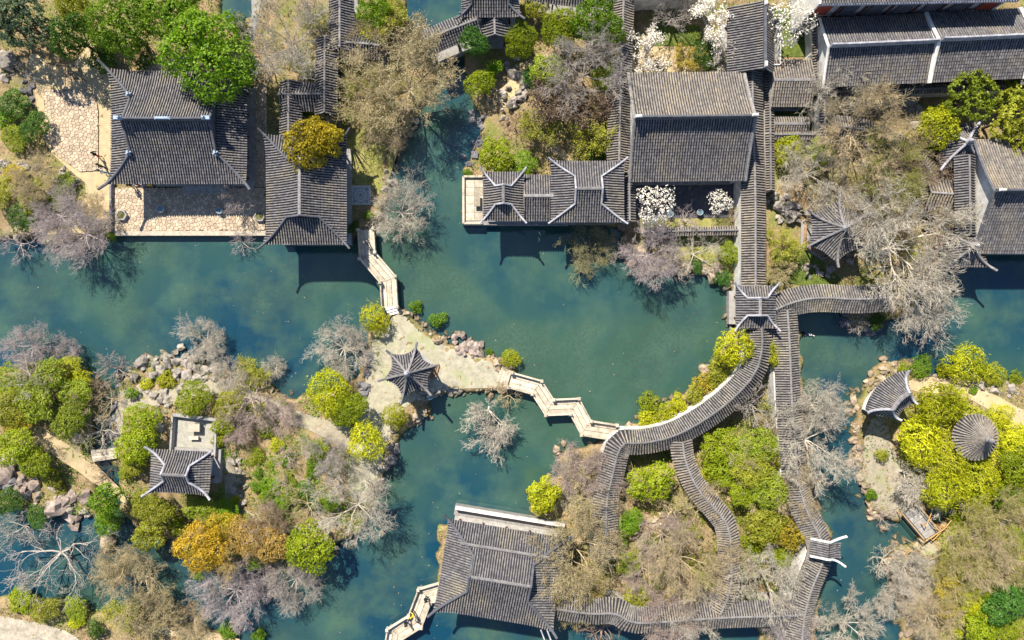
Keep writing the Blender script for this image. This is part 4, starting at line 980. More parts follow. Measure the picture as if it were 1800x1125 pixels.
planter('hexagonal stone planter at the right end of the terrace', 456, 380)
tw = thing('terrace_wall', 'low dark brick wall along the left edge of the terrace', 'wall', P(197, 366, .8))
for ya, yb in ((320, 349), (351, 408)):
    b = MB(); a, c = P(196.5, ya, .9), P(196.5, yb, .9); b.sweep([(a[0], a[1], .4), (c[0], c[1], .4)], .36, .8); b.build('wall_section', M['rock_dark'], tw)
# pebble mosaic
mo = thing('mosaic', 'square blue pebble mosaic with a round medallion beside the waterside hall', 'mosaic', P(633, 342, .66))
b = MB(); b.prism([P2(617, 326, .68), P2(652, 326, .68), P2(652, 360, .68), P2(617, 360, .68)], .3, .68); b.build('pebble_field', M['pebble_pale'], mo)
c = P(634, 343, .68)
for (r0, r1, mt) in ((.72, .86, 'pebble_blue'), (.38, .5, 'pebble_blue'), (0.01, .2, 'pebble_blue')):
    b = MB(); n = 28; vs = [(c[0] + r * math.cos(2 * math.pi * k / n), c[1] + r * math.sin(2 * math.pi * k / n), .70) for r in (r0, r1) for k in range(n)]
    b.add(vs, [(k, n + k, n + (k + 1) % n, (k + 1) % n) for k in range(n)]); b.build('pebble_ring', M[mt], mo)
for k in range(4):
    a = math.pi / 4 + k * math.pi / 2; b = MB(); b.box((c[0] + .95 * 1.0 * math.cos(a), c[1] + .95 * math.sin(a), .69), (.3, .3, .03), a); b.build('corner_motif', M['pebble_blue'], mo)
# tree guard and bamboo fences on the lower right
tg = thing('tree_guard', 'ring of bamboo around a young trunk on the lower right bank', 'tree guard', P(1602, 978, .9))
c = P(1602, 978, 1.2)
for hh in (.95, 1.3):
    b = MB(); b.tube([(c[0] + .62 * math.cos(a), c[1] + .62 * math.sin(a), hh) for a in np.linspace(0, 2 * math.pi, 17)], .05, 5); b.build('hoop', M['bamboo'], tg)
for k in range(8):
    a = k * math.pi / 4; b = MB(); b.tube([(c[0] + .62 * math.cos(a), c[1] + .62 * math.sin(a), .5), (c[0] + .64 * math.cos(a), c[1] + .64 * math.sin(a), 1.4)], .04, 5); b.build('stake', M['bamboo'], tg)
def bfence(label, pts):
    m = P(*pts[len(pts) // 2], .8); o = thing('bamboo_fence', label, 'fence', m)
    for i in range(len(pts) - 1):
        for hh in (1.2, 1.6):
            b = MB(); b.tube([P(*pts[i], hh), P(*pts[i + 1], hh)], .05, 5); b.build('rail', M['bamboo'], o)
    for p in pts:
        b = MB(); q = P(*p, 1.7); b.tube([(q[0], q[1], .3), q], .055, 5); b.build('post', M['bamboo'], o)
bfence('low bamboo fence continuing below the plank footbridge', [(1605, 955), (1632, 985), (1665, 972)])
bfence('low bamboo fence beside the tan path on the tip of the plank bridge', [(1640, 950), (1662, 928), (1672, 915)])

# ------------------------------------------------------------------ plant prototypes (meshes shared by their copies)
def leafquads(c, nrm, size, rg, droop=0.0, asp=.55):
    """folded leaf clusters: one quad each at points c facing roughly along nrm"""
    n = len(c); r = rg.standard_normal((n, 3)); nn = nrm + r * .55; nn /= np.linalg.norm(nn, axis=1)[:, None] + 1e-9
    t = rg.standard_normal((n, 3)); t -= (t * nn).sum(1)[:, None] * nn; t /= np.linalg.norm(t, axis=1)[:, None] + 1e-9
    t[:, 2] -= droop; b = np.cross(nn, t)
    s = (size * rg.uniform(.65, 1.35, n))[:, None]
    v = np.stack([c - t * s, c + b * s * asp + nn * s * .12, c + t * s, c - b * s * asp + nn * s * .12], 1).reshape(-1, 3)
    return v, np.arange(4 * n).reshape(n, 4)
def mesh_arr(name, v, f, mat):
    me = bpy.data.meshes.new(name); n = len(f); k = f.shape[1]
    me.vertices.add(len(v)); me.vertices.foreach_set('co', np.ascontiguousarray(v, np.float32).ravel())
    me.loops.add(n * k); me.loops.foreach_set('vertex_index', np.ascontiguousarray(f, np.int32).ravel())
    me.polygons.add(n); me.polygons.foreach_set('loop_start', np.arange(0, n * k, k, dtype=np.int32))
    me.update(calc_edges=True); me.materials.append(mat); return me
def crown_mesh(seed, R, nl, nleaf, ls, hz=.8, lobe=(.28, .46), spread=.62, droop=0., asp=.55, core=True, flat=False, tips=False):
    rg = np.random.default_rng(seed); C_ = []; rr = []
    for i in range(nl):
        a = i * 2.4 + rg.uniform(-.4, .4); q = math.sqrt((i + .5) / nl); rad = spread * q * R * rg.uniform(.85, 1.1)
        z = hz * R * (math.sqrt(max(0, 1 - q * q * .8)) * .62) * rg.uniform(.75, 1.15)
        C_.append((rad * math.cos(a), rad * math.sin(a), z)); rr.append(R * rg.uniform(*lobe))
    C_ = np.array(C_); rr = np.array(rr); w = rr ** 2 / (rr ** 2).sum(); k = rg.choice(nl, nleaf, p=w)
    d = rg.standard_normal((nleaf, 3)); d[:, 2] = d[:, 2] * .8 + .25; d /= np.linalg.norm(d, axis=1)[:, None]
    rad = rr[k] * rg.uniform(.55, 1.06, nleaf) ** .6
    rad *= np.where(rg.random(nleaf) < .13, rg.uniform(1.0, 1.4, nleaf), 1.0)
    rad *= 1 + .22 * np.sin(d[:, 0] * 5 + k) * np.sin(d[:, 1] * 6 + 2 * k)
    if tips: rad *= 1 + .35 * np.maximum(0, np.sin(np.arctan2(d[:, 1], d[:, 0]) * 7 + k * 1.7)) ** 3
    c = C_[k] + d * rad[:, None] * np.array((1, 1, .75 if not flat else .4))
    dm = np.linalg.norm(c[:, None, :] - C_[None], axis=2) / rr[None]
    keep = (dm < .62).sum(1) == 0
    c, d = c[keep], d[keep]
    v, f = leafquads(c, d + np.array((0, 0, .35)), ls, rg, droop, asp)
    return v, f, C_, rr
def stick(segs, nside=4):
    """segs: list of (p0,p1,r0,r1) -> tapered prisms"""
    p0 = np.array([s[0] for s in segs]); p1 = np.array([s[1] for s in segs]); r0 = np.array([s[2] for s in segs])[:, None]; r1 = np.array([s[3] for s in segs])[:, None]
    t = p1 - p0; t /= np.linalg.norm(t, axis=1)[:, None] + 1e-9
    ref = np.where(np.abs(t[:, 2:3]) < .9, np.array([[0, 0, 1.]]), np.array([[1., 0, 0]])); a = np.cross(t, ref); a /= np.linalg.norm(a, axis=1)[:, None]; b = np.cross(t, a)
    vs = []
    for p, r in ((p0, r0), (p1 + t * r1 * .5, r1)):
        for k in range(nside):
            an = 2 * math.pi * k / nside; vs.append(p + r * (a * math.cos(an) + b * math.sin(an)))
    v = np.stack(vs, 1).reshape(-1, 3); o = np.arange(len(segs))[:, None] * 2 * nside
    f = np.concatenate([o + np.array([[k, (k + 1) % nside, nside + (k + 1) % nside, nside + k]]) for k in range(nside)])
    return v, f
def bare_mesh(seed, R=5., H=6.5, limbs=6, kids=(4, 4, 4, 4), trunk_r=.17, up=.35, wig=.22, twig=.022, lean=0., upright=False):
    rg = random.Random(seed); thick, thin, tips = [], [], []
    def grow(p, d, Ln, r, lev):
        n = 4 if lev < 2 else 3; pts = [p]; dd = d.copy()
        for i in range(n):
            dd = dd + np.array([rg.gauss(0, wig), rg.gauss(0, wig), rg.gauss(0, wig * .6) + (.05 if lev < 2 else .02)]); dd /= np.linalg.norm(dd)
            pts.append(pts[-1] + dd * Ln / n)
        rs = np.linspace(r, max(twig * .6, r * .45), n + 1)
        (thick if lev <= 1 else thin).extend((pts[i], pts[i + 1], rs[i], rs[i + 1]) for i in range(n))
        if lev > len(kids) - 1: return
        for k in range(kids[lev]):
            u = .3 + .7 * (k + rg.random()) / kids[lev]; i = min(n - 1, int(u * n)); fr = u * n - i
            q = pts[i] * (1 - fr) + pts[i + 1] * fr
            side = np.array([rg.gauss(0, 1), rg.gauss(0, 1), rg.gauss(0, .5) + up * .8]); side /= np.linalg.norm(side)
            nd = dd * .85 + side * .62; nd /= np.linalg.norm(nd)
            grow(q, nd, Ln * rg.uniform(.5, .74), max(twig, r * (.45 if lev else .42)), lev + 1)
    base = np.array([0., 0., -.4]); th = H * .3
    top = np.array([lean * .4, 0, th]); thick.append((base, top * .5, trunk_r * 1.25, trunk_r)); thick.append((top * .5, top, trunk_r, trunk_r * .85))
    for i in range(limbs):
        a = 2 * math.pi * (i + rg.uniform(-.3, .3)) / limbs; e = rg.uniform(.25, .75) if not upright else rg.uniform(.8, 1.3)
        d = np.array([math.cos(a) * math.cos(e) + lean, math.sin(a) * math.cos(e), math.sin(e)]); d /= np.linalg.norm(d)
        grow(top, d, R * rg.uniform(.5, .68), trunk_r * .6, 0)
    q = np.array([s[1] for s in thin]); ext = np.percentile(np.hypot(q[:, 0] - lean * R * .4, q[:, 1]), 96)
    return thick, thin, np.array(tips), R / ext
PROTO = {}
def bare_proto(key, seed, bud=0, budsize=.07, **kw):
    th, tn, tips, s = bare_mesh(seed, **kw)
    v, f = stick(th, 6); v = v * np.array((s, s, 1)); tm = mesh_arr('trunk', v, f, M['b_grey'])
    v, f = stick(tn, 3); v = v * np.array((s, s, 1)); cm = mesh_arr('branches', v, f, M['b_grey'])
    out = [('trunk', tm, 'b'), ('branches', cm, 'b')]
    if bud:
        rg = np.random.default_rng(seed); src = np.array([x[1] for x in tn]) * np.array((s, s, 1)); c = src[rg.integers(0, len(src), bud)] + rg.standard_normal((bud, 3)) * .12
        v, f = leafquads(c, np.tile([[0, 0, 1.]], (bud, 1)), budsize, rg, 0, .7); out.append(('buds', mesh_arr('buds', v, f, L['tan']), 'l'))
    PROTO[key] = (out, kw.get('R', 5.))
def leaf_proto(key, seed, R, nl, nleaf, ls, H=None, trunk_r=.2, **kw):
    v, f, C_, rr = crown_mesh(seed, R, nl, nleaf, ls, **kw); H = H or R * .8
    v = v + np.array((0, 0, H)); cm = mesh_arr('crown', v, f, L['mid'])
    segs = [(np.array((0, 0, -.4)), np.array((0, 0, H * .55)), trunk_r * 1.2, trunk_r * .9), (np.array((0, 0, H * .55)), np.array((0, 0, H)), trunk_r * .9, trunk_r * .6)]
    for c in C_[::max(1, len(C_) // 7)]: segs.append((np.array((0, 0, H * .5)), c * .8 + np.array((0, 0, H)), trunk_r * .5, trunk_r * .15))
    tv, tf = stick(segs, 6); tm = mesh_arr('trunk', tv, tf, M['b_dark']); PROTO[key] = ([('trunk', tm, 't'), ('crown', cm, 'l')], R)
# broadleaf: big / medium / small
for i in range(3): leaf_proto(f'big{i}', 11 + i, 5., 34 + 4 * i, 17000, .15, H=4.0, trunk_r=.3, lobe=(.13, .36), spread=.78)
for i in range(3): leaf_proto(f'med{i}', 21 + i, 2.6, 20 + 3 * i, 7500, .11, H=2.2, trunk_r=.16, lobe=(.14, .40), spread=.8)
for i in range(3): leaf_proto(f'small{i}', 31 + i, 1.3, 11 + 2 * i, 2600, .085, H=.6, trunk_r=.07, lobe=(.18, .46), spread=.75)
for i in range(2): leaf_proto(f'feather{i}', 41 + i, 2.4, 12, 5200, .17, H=1.7, trunk_r=.1, asp=.22, droop=.5, tips=True, lobe=(.32, .5))
for i in range(2): leaf_proto(f'loose{i}', 51 + i, 3., 26, 7500, .12, H=2.6, trunk_r=.15, lobe=(.16, .34), spread=.75, flat=True)
for i in range(2): leaf_proto(f'mound{i}', 61 + i, 1.6, 10, 2600, .11, H=.25, trunk_r=.06, lobe=(.3, .48), spread=.7, hz=.45)
for i in range(4): bare_proto(f'bare{i}', 71 + i, R=5., H=6.5, trunk_r=.11, limbs=7 + i % 2, kids=(5, 4, 4, 4, 2), twig=.011, wig=.15)
for i in range(3): bare_proto(f'fine{i}', 81 + i, bud=0, R=5., H=6., limbs=9, kids=(5, 5, 4, 4, 2), trunk_r=.13, twig=.009, wig=.13)
for i in range(2): bare_proto(f'lean{i}', 91 + i, R=5., H=5., trunk_r=.11, limbs=6, kids=(4, 4, 4, 4, 2), twig=.014, lean=.9)
for i in range(3): bare_proto(f'bud{i}', 101 + i, bud=9000, budsize=.05, trunk_r=.14, R=5., H=6., limbs=9, kids=(5, 5, 4, 4), twig=.010, wig=.14)
for i in range(2): bare_proto(f'sparse{i}', 111 + i, R=5., H=6., limbs=6, kids=(4, 3, 3, 3), twig=.015, wig=.24, trunk_r=.15)
for i in range(2): bare_proto(f'twiggy{i}', 121 + i, R=2., H=2., limbs=8, kids=(4, 4, 3), twig=.010, trunk_r=.06, wig=.2)
for i in range(2): bare_proto(f'budbush{i}', 131 + i, bud=3600, budsize=.055, R=2., H=1.8, limbs=8, kids=(4, 4, 3), twig=.010, trunk_r=.06)
for i in range(2):
    bare_proto(f'magnolia{i}', 141 + i, R=3., H=4.5, limbs=6, kids=(4, 3, 3), twig=.014, trunk_r=.12)
    out, R0 = PROTO[f'magnolia{i}']; me = out[1][1]; nv = len(me.vertices); co = np.zeros(nv * 3, np.float32); me.vertices.foreach_get('co', co); co = co.reshape(-1, 3)
    rg = np.random.default_rng(141 + i); c0 = co[rg.integers(0, nv, 650)]; c0[:, 2] += .05; c = np.repeat(c0, 4, 0) + rg.standard_normal((2600, 3)) * .19
    v, f = leafquads(c, np.tile([[0, 0, .6]], (2600, 1)) + rg.standard_normal((2600, 3)) * .5, .085, rg, 0, .6); out.append(('blossom', mesh_arr('blossom', v, f, L['white']), 'l'))
for i in range(2):
    leaf_proto(f'bloom{i}', 161 + i, 2.2, 14, 1700, .095, H=2.4, trunk_r=.08, lobe=(.2, .42), spread=.72)
    PROTO[f'bloom{i}'][0][1][1].name = 'blossom'; PROTO[f'bloom{i}'][0][1] = ('blossom',) + PROTO[f'bloom{i}'][0][1][1:]
FAM = {k: sorted(x for x in PROTO if x[:-1] == k) for k in {x[:-1] for x in PROTO}}
CNT = {}
def plant(name, label, cat, fam, px, py, r, leaf='mid', bk='b_grey', h=None, rot=None, group=None, squash=1.0, off=None, zc=None):
    """px,py: where the crown centre shows in the photo; r: crown radius in photo pixels; h: height scale"""
    keys = FAM[fam]; CNT[fam] = CNT.get(fam, 0) + 1; parts, R0 = PROTO[keys[CNT[fam] % len(keys)]]
    s = r / PXM / R0 * (.88 if fam in ('big', 'med', 'small', 'mound') else .97); hs = s * (h or 1.0)
    crown_h = {'big': 5.8, 'med': 3.2, 'small': 1.0, 'feather': 2.4, 'loose': 3.2, 'mound': .5, 'bare': 4.5, 'fine': 4.2, 'lean': 3.6, 'bud': 4.2, 'sparse': 4.2, 'twiggy': 1.3, 'budbush': 1.2, 'magnolia': 3.2, 'bloom': 3.2}[fam] * hs
    x, y = P2(px, py, crown_h + .6); rot = random.uniform(0, 6.28) if rot is None else rot
    if fam == 'lean': x -= 1.6 * s * math.cos(rot); y -= 1.6 * s * math.sin(rot)
    z = max(float(gz(x, y)), -.2)
    if fam in ('big', 'med', 'small', 'mound', 'feather'): squash *= random.uniform(.78, 1.12)
    ox, oy = off or (0, 0)
    x, y = x + ox, y + oy; z = max(float(gz(x, y)), -.2)
    o = thing(name, label, cat, (x, y, z), group); o.rotation_euler = (0, 0, rot); o.scale = (s, s * squash, hs)
    for nm, me, kd in parts:
        c = bpy.data.objects.new(nm, me); COL.objects.link(c); c.parent = o
        m = L[leaf] if kd == 'l' else (M[bk] if kd == 'b' else M['b_dark'])
        if off and nm != 'trunk': c.location = ((-ox * math.cos(rot) - oy * math.sin(rot)) / s, (ox * math.sin(rot) - oy * math.cos(rot)) / s / squash, 0)
        c.material_slots[0].link = 'OBJECT'; c.material_slots[0].material = m
    return o

# ------------------------------------------------------------------ trees and shrubs, one by one
G_SHRUB = None
def T_(label, fam, px, py, r, leaf='mid', bk='b_grey', h=None, rot=None, squash=1.0, name=None, cat=None, group=None, off=None):
    d = {'big': ('broadleaf_tree', 'tree'), 'med': ('broadleaf_tree', 'tree'), 'small': ('shrub', 'shrub'), 'feather': ('feathery_shrub', 'shrub'), 'loose': ('pine_tree', 'tree'), 'mound': ('low_shrub', 'shrub'), 'bare': ('bare_tree', 'tree'), 'fine': ('bare_tree', 'tree'), 'lean': ('leaning_tree', 'tree'), 'bud': ('budding_tree', 'tree'), 'sparse': ('bare_tree', 'tree'), 'twiggy': ('twiggy_bush', 'bush'), 'budbush': ('budding_bush', 'bush'), 'magnolia': ('magnolia_tree', 'tree'), 'bloom': ('magnolia_tree', 'tree')}[fam]
    return plant(name or d[0], label, cat or d[1], fam, px, py, r, leaf, bk, h, rot, group, squash, off)
# top left
T_('big bright green tree overhanging the rear roof of the main hall', 'big', 362, 92, 92, 'mid', h=1.25)
T_('tall broad green tree left of the tree over the main hall', 'big', 205, 40, 62, 'mid', h=1.4)
T_('green tree at the top edge right behind the tree over the main hall', 'big', 300, 8, 68, 'mid', h=1.3)
T_('narrow dark olive tree in the top left corner woods', 'med', 122, 60, 45, 'dark', h=1.6)
T_('dark olive tree cut off by the top edge in the top left corner', 'med', 128, 2, 42, 'olive', h=1.6)
T_('dusty blue-green pine in the top left corner', 'loose', 48, 45, 52, 'blue', 'b_dark', h=1.4)
T_('blue-green pine cut off by the left edge near the top', 'loose', -8, 30, 48, 'blue', 'b_dark', h=1.3)
T_('dark green shrub mass at the corner of the main hall with a yellow patch', 'med', 182, 104, 30, 'dark', h=.7)
T_('small gold tinted shrub beside the dark shrub at the main hall corner', 'small', 192, 92, 17, 'gold')
T_('dark shrub under the trees behind the main hall', 'med', 245, 96, 28, 'dark', h=.7)
T_('dark evergreen right of the tree over the main hall', 'med', 438, 128, 30, 'dark', h=1.1)
T_('dark shrub between the top pond and the hall tree', 'small', 418, 40, 20, 'dark', h=1.2)
T_('dark green shrub left of the plaza beside the blue-grey rock', 'med', 22, 178, 34, 'dark', h=.7)
T_('dark olive shrub at the left end of the plaza', 'med', 58, 222, 32, 'dark', h=.7)
T_('bright yellow-green shrub in front of the plaza shrubs', 'med', 24, 240, 27, 'bright', h=.7)
T_('green shrub cut off by the left edge beside the plaza', 'small', 6, 205, 24, 'mid')
T_('reddish brown twiggy bush on the bank above the plaza', 'twiggy', 108, 112, 26, bk='b_brown')
T_('grey twiggy bush on the rocks left of the plaza', 'twiggy', 40, 128, 28, bk='b_grey')
T_('slim bare tree shading the plaza from its upper edge', 'sparse', 132, 132, 30, bk='b_dark', h=1.2)
for i, (lb, x, y, r, lf) in enumerate((('golden olive shrub on the slope below the plaza', 30, 308, 26, 'gold'), ('olive shrub on the slope at the left edge', 8, 340, 34, 'olive'), ('dark olive shrub on the slope below the golden one', 60, 345, 32, 'olive'), ('green shrub on the slope near the low kerb', 112, 318, 22, 'sage'), ('dark shrub low on the slope near the west shore', 40, 380, 30, 'dark'), ('sage shrub on the slope under the pale bare trees', 100, 352, 24, 'sage'))):
    T_(lb, 'med', x, y, r, lf, h=.55)
T_('pale lavender bare tree leaning over the pond left of the terrace', 'fine', 138, 410, 62, bk='b_lav', h=.8)
T_('grey bare tree on the west shore above the leaning lavender one', 'fine', 95, 378, 52, bk='b_lav', h=.8)
T_('bare tree behind the left terrace planter reaching over the path', 'lean', 168, 372, 38, bk='b_tan', rot=3.3)
T_('low grey bare bush at the waterline of the west shore', 'twiggy', 18, 425, 40, bk='b_lav')
T_('pale bare sapling in the shade of the terrace right side', 'twiggy', 418, 352, 34, bk='b_lav', h=1.6)
T_('small bare branch tree hanging over the terrace kerb', 'twiggy', 420, 425, 26, bk='b_lav', rot=4.5)
T_('small dark plant in the left hexagonal planter', 'mound', 213, 378, 9, 'olive')
T_('small dark plant in the right hexagonal planter', 'mound', 456, 380, 9, 'dark')
T_('tuft of green blades at the left terrace corner by the water', 'feather', 190, 415, 12, 'mid')
# top middle left
T_('large pale bare tree spreading over the rear gallery roof', 'bare', 498, 58, 88, bk='b_white', h=1.15)
T_('second pale bare tree beside the rear gallery roof', 'sparse', 560, 55, 66, bk='b_white', h=1.2)
T_('olive shrub under the bare tree by the rear gallery', 'med', 528, 110, 30, 'olive', h=.7)
T_('olive green shrub at the top beside the rear gallery', 'med', 552, 32, 28, 'olive', h=.8)
T_('grey twiggy bush by the edge path near the top pond', 'twiggy', 470, 110, 34, bk='b_grey')
T_('dark green tree at the top edge left of the narrow water', 'big', 655, 14, 40, 'mid', h=1.3)
T_('brown-green tree at the top edge touching the narrow water', 'big', 690, 20, 30, 'olive', h=1.2)
T_('olive brown budding bush beside the covered bridge', 'budbush', 672, 48, 42, 'olive', 'b_tan', h=1.3)
T_('budding bush on the bank left of the covered bridge', 'budbush', 728, 52, 34, 'tan', 'b_brown', h=1.2)
T_('huge tan budding tree leaning over the narrow water', 'bud', 712, 142, 104, 'tan', 'b_tan', h=.95)
T_('olive budding tree merging with the huge tan one', 'bud', 655, 170, 62, 'olive', 'b_tan', h=.9)
T_('golden olive rounded tree over the upper end of the waterside hall', 'med', 533, 254, 46, 'gold', h=2.0, off=(.3, 2.6))
T_('second golden clump of tree beside the first over the waterside hall', 'med', 572, 242, 38, 'gold', h=2.2, off=(.6, 2.0))
T_('bright green shrub against the rear gallery corner', 'med', 548, 200, 24, 'mid', h=.8)
T_('dark green shrub in the gap east of the rear gallery', 'med', 606, 125, 24, 'dark', h=.8)
T_('bright green shrub at the foot of the huge tan tree', 'med', 612, 160, 26, 'bright', h=.9)
T_('green shrub right of the golden tree by the waterside hall', 'small', 605, 205, 24, 'mid', h=1.2)
T_('grey bare tree beside the mosaic by the bent footbridge', 'fine', 700, 368, 60, bk='b_white', h=.85)
T_('smaller bare tree at the landing of the bent footbridge', 'sparse', 650, 395, 34, bk='b_white', h=.7)
T_('small bright green shrub at the landing of the bent footbridge', 'small', 647, 378, 11, 'mid')
T_('dark fern clump on the bank beside the waterside hall', 'small', 622, 398, 16, 'dark')
# top middle
T_('round headed jade green tree beside the covered bridge', 'big', 828, 64, 38, 'jade', h=1.5)
T_('ball shaped bright green tree right of the jade one', 'big', 915, 71, 36, 'bright', h=1.4)
T_('wide bright green tree in the row near the top pavilion', 'big', 985, 50, 44, 'bright', h=1.3)
T_('tall bright green tree at the top left of the magnolia court', 'big', 1050, 32, 56, 'mid', h=1.4)
T_('yellow tinged tree below the tall one near the west gallery', 'big', 1068, 80, 38, 'gold', h=1.2)
T_('dark brown-green tree at the top edge beside the top pavilion', 'med', 943, 12, 26, 'olive', h=1.3)
T_('bright green shore shrub facing the huge tan tree', 'med', 846, 146, 32, 'bright', h=1.0)
T_('green shrub behind the bright shore shrub', 'small', 868, 120, 22, 'mid', h=1.2)
T_('sage green shrub left under the grey bare tree by the rockery', 'med', 958, 130, 36, 'sage', h=.9)
T_('second sage shrub beside the west gallery', 'med', 1066, 135, 34, 'sage', h=.9)
T_('dark jade shrub near the rockery sand', 'small', 935, 138, 22, 'jade', h=1.1)
T_('grey bare tree in the middle of the northern grove', 'bare', 1028, 125, 78, bk='b_grey', h=.95)
T_('dark red-brown bush in the northern grove', 'budbush', 982, 192, 58, 'brown', 'b_brown', h=1.0)
T_('second red-brown bush close to the west gallery', 'budbush', 1042, 195, 42, 'brown', 'b_brown', h=1.0)
T_('olive budding shrub at the left of the northern grove', 'budbush', 944, 232, 36, 'olive', 'b_brown', h=1.2)
T_('olive budding shrub behind the boat hall stern', 'budbush', 1038, 246, 42, 'olive', 'b_brown', h=1.2)
T_('dark shrub tucked behind the boat hall stern', 'med', 1052, 268, 22, 'dark', h=.8)
T_('bright green shrub hiding the rear of the boat hall front', 'med', 868, 274, 40, 'bright', h=1.0)
T_('green shrub beside the boat hall middle cabin', 'med', 918, 288, 28, 'mid', h=.8)
T_('brown twiggy bush between rockery and boat hall', 'twiggy', 905, 220, 30, bk='b_brown')
T_('climbing green plant at the corner of the boat deck', 'mound', 822, 306, 12, 'mid')
# magnolias and their courts
T_('white magnolia in the upper court with pinkish lower blossoms', 'magnolia', 1145, 78, 46, 'white', 'b_grey', h=1.1)
T_('tall white magnolia at the top edge of the upper court', 'magnolia', 1255, 30, 48, 'white', 'b_grey', h=1.3)
T_('small white magnolia beside the big north hall roof', 'magnolia', 1285, 98, 30, 'white', 'b_grey', h=1.5)
T_('white magnolia in the narrow mossy court', 'bloom', 1392, 30, 44, 'white', 'b_grey', h=1.4)
T_('large white magnolia in the dark courtyard, left one', 'bloom', 1155, 357, 38, 'white', 'b_grey', h=1.2)
T_('smaller white magnolia in the dark courtyard, right one', 'bloom', 1266, 352, 24, 'white', 'b_grey', h=1.3)
T_('dark shrub under the tall magnolia in the upper court', 'med', 1242, 92, 30, 'dark', h=.8)
T_('jade shrub at the foot of the small magnolia', 'small', 1258, 105, 22, 'jade')
T_('grey bare bush at the top of the upper court', 'twiggy', 1185, 22, 42, bk='b_grey', h=1.6)
T_('dry golden shrub on the north wall of the upper court', 'budbush', 1210, 100, 26, 'gold', 'b_tan')
T_('bare lavender bush along the courtyard wall', 'twiggy', 1205, 385, 28, bk='b_lav', h=1.2)
T_('bare lavender bush at the left end of the courtyard wall', 'twiggy', 1140, 402, 34, bk='b_lav', h=1.2)
T_('brown dry bush at the right end of the courtyard', 'twiggy', 1290, 385, 26, bk='b_tan')
# middle north shore
T_('olive barked bare tree dipping over the pond by the boat hall', 'fine', 1038, 430, 48, bk='b_olive', h=.7)
T_('thin olive twigged bough hanging low over the pond', 'twiggy', 1022, 476, 28, bk='b_olive', h=1.0)
T_('pale lavender bare tree on the north shore', 'fine', 1140, 448, 62, bk='b_lav', h=.8)
T_('pale bare tree right of the lavender one on the north shore', 'sparse', 1225, 445, 56, bk='b_white', h=.8)
T_('grey bare bush at the north shore rocks', 'twiggy', 1190, 470, 34, bk='b_grey', h=1.4)
T_('sage green shrub by the long gallery near the north shore', 'med', 1282, 448, 28, 'sage', h=.7)
T_('small dark green shrub on the north shore rocks', 'small', 1224, 466, 16, 'jade')
T_('dark green shrub at the corner where shore meets long gallery', 'small', 1273, 490, 18, 'jade')
# right garden
T_('dense brown bare tree filling the right garden top', 'bare', 1515, 225, 84, bk='b_tan', h=1.1)
T_('pale bare tree against the wall under the upper right halls', 'bare', 1480, 165, 64, bk='b_white', h=1.1)
T_('bare sapling reaching over the left row house roof', 'sparse', 1490, 135, 44, bk='b_white', h=1.3)
T_('yellow-green shrub in the right garden by the long wall', 'med', 1385, 262, 32, 'lime', h=.8)
T_('sage shrub right of the yellow-green one in the right garden', 'med', 1440, 268, 32, 'sage', h=.8)
T_('tangled pale bare tree beside the long wall', 'bare', 1430, 300, 66, bk='b_white', h=.9)
T_('olive budding tree in the middle of the right garden', 'bud', 1555, 300, 72, 'olive', 'b_olive', h=.9)
T_('pale wiry bare tree in front of the olive budding tree', 'sparse', 1530, 315, 66, bk='b_white', h=1.0)
T_('brown bare tree above the arched gallery', 'bare', 1612, 290, 52, bk='b_brown', h=.9)
T_('huge pale bare tree overhanging the right shore', 'bare', 1592, 430, 112, bk='b_white', h=.95)
T_('pale bare tree dipping into the channel at the right shore', 'fine', 1618, 520, 74, bk='b_white', h=.75)
T_('bare tree between the six ridged pavilion and the railing', 'bare', 1625, 395, 54, bk='b_tan', h=.95)
T_('grey bare tree behind the six ridged pavilion', 'sparse', 1465, 350, 60, bk='b_white', h=1.0)
T_('pinkish twiggy bush right of the six ridged pavilion', 'twiggy', 1520, 400, 34, bk='b_pink', h=1.2)
T_('green shrub at the foot of the six ridged pavilion', 'small', 1528, 436, 22, 'jade')
T_('olive dry shrub along the long wall', 'budbush', 1378, 435, 36, 'olive', 'b_tan')
T_('tan dry shrub by the gallery end of the right garden', 'budbush', 1372, 480, 26, 'tan', 'b_tan')
T_('dark green shrub on the islet in the channel', 'med', 1540, 565, 20, 'dark', h=.6)
T_('grey bush on the bank below the wavy gallery', 'twiggy', 1508, 565, 26, bk='b_grey')
T_('bright yellow-green round tree near the square pavilion', 'med', 1646, 226, 39, 'lime', h=1.4)
T_('green pine right of the bright round tree', 'loose', 1702, 172, 52, 'sage', 'b_dark', h=1.3)
T_('olive pine cut off by the right edge', 'loose', 1778, 205, 52, 'olive', 'b_dark', h=1.3)
T_('olive tree shading the right edge hall roof', 'loose', 1800, 258, 42, 'olive', 'b_white', h=1.4)
T_('green tree by the end house at the right edge', 'loose', 1798, 150, 34, 'sage', 'b_dark', h=1.4)
T_('dark ivy under the bright round tree', 'small', 1640, 262, 20, 'dark')
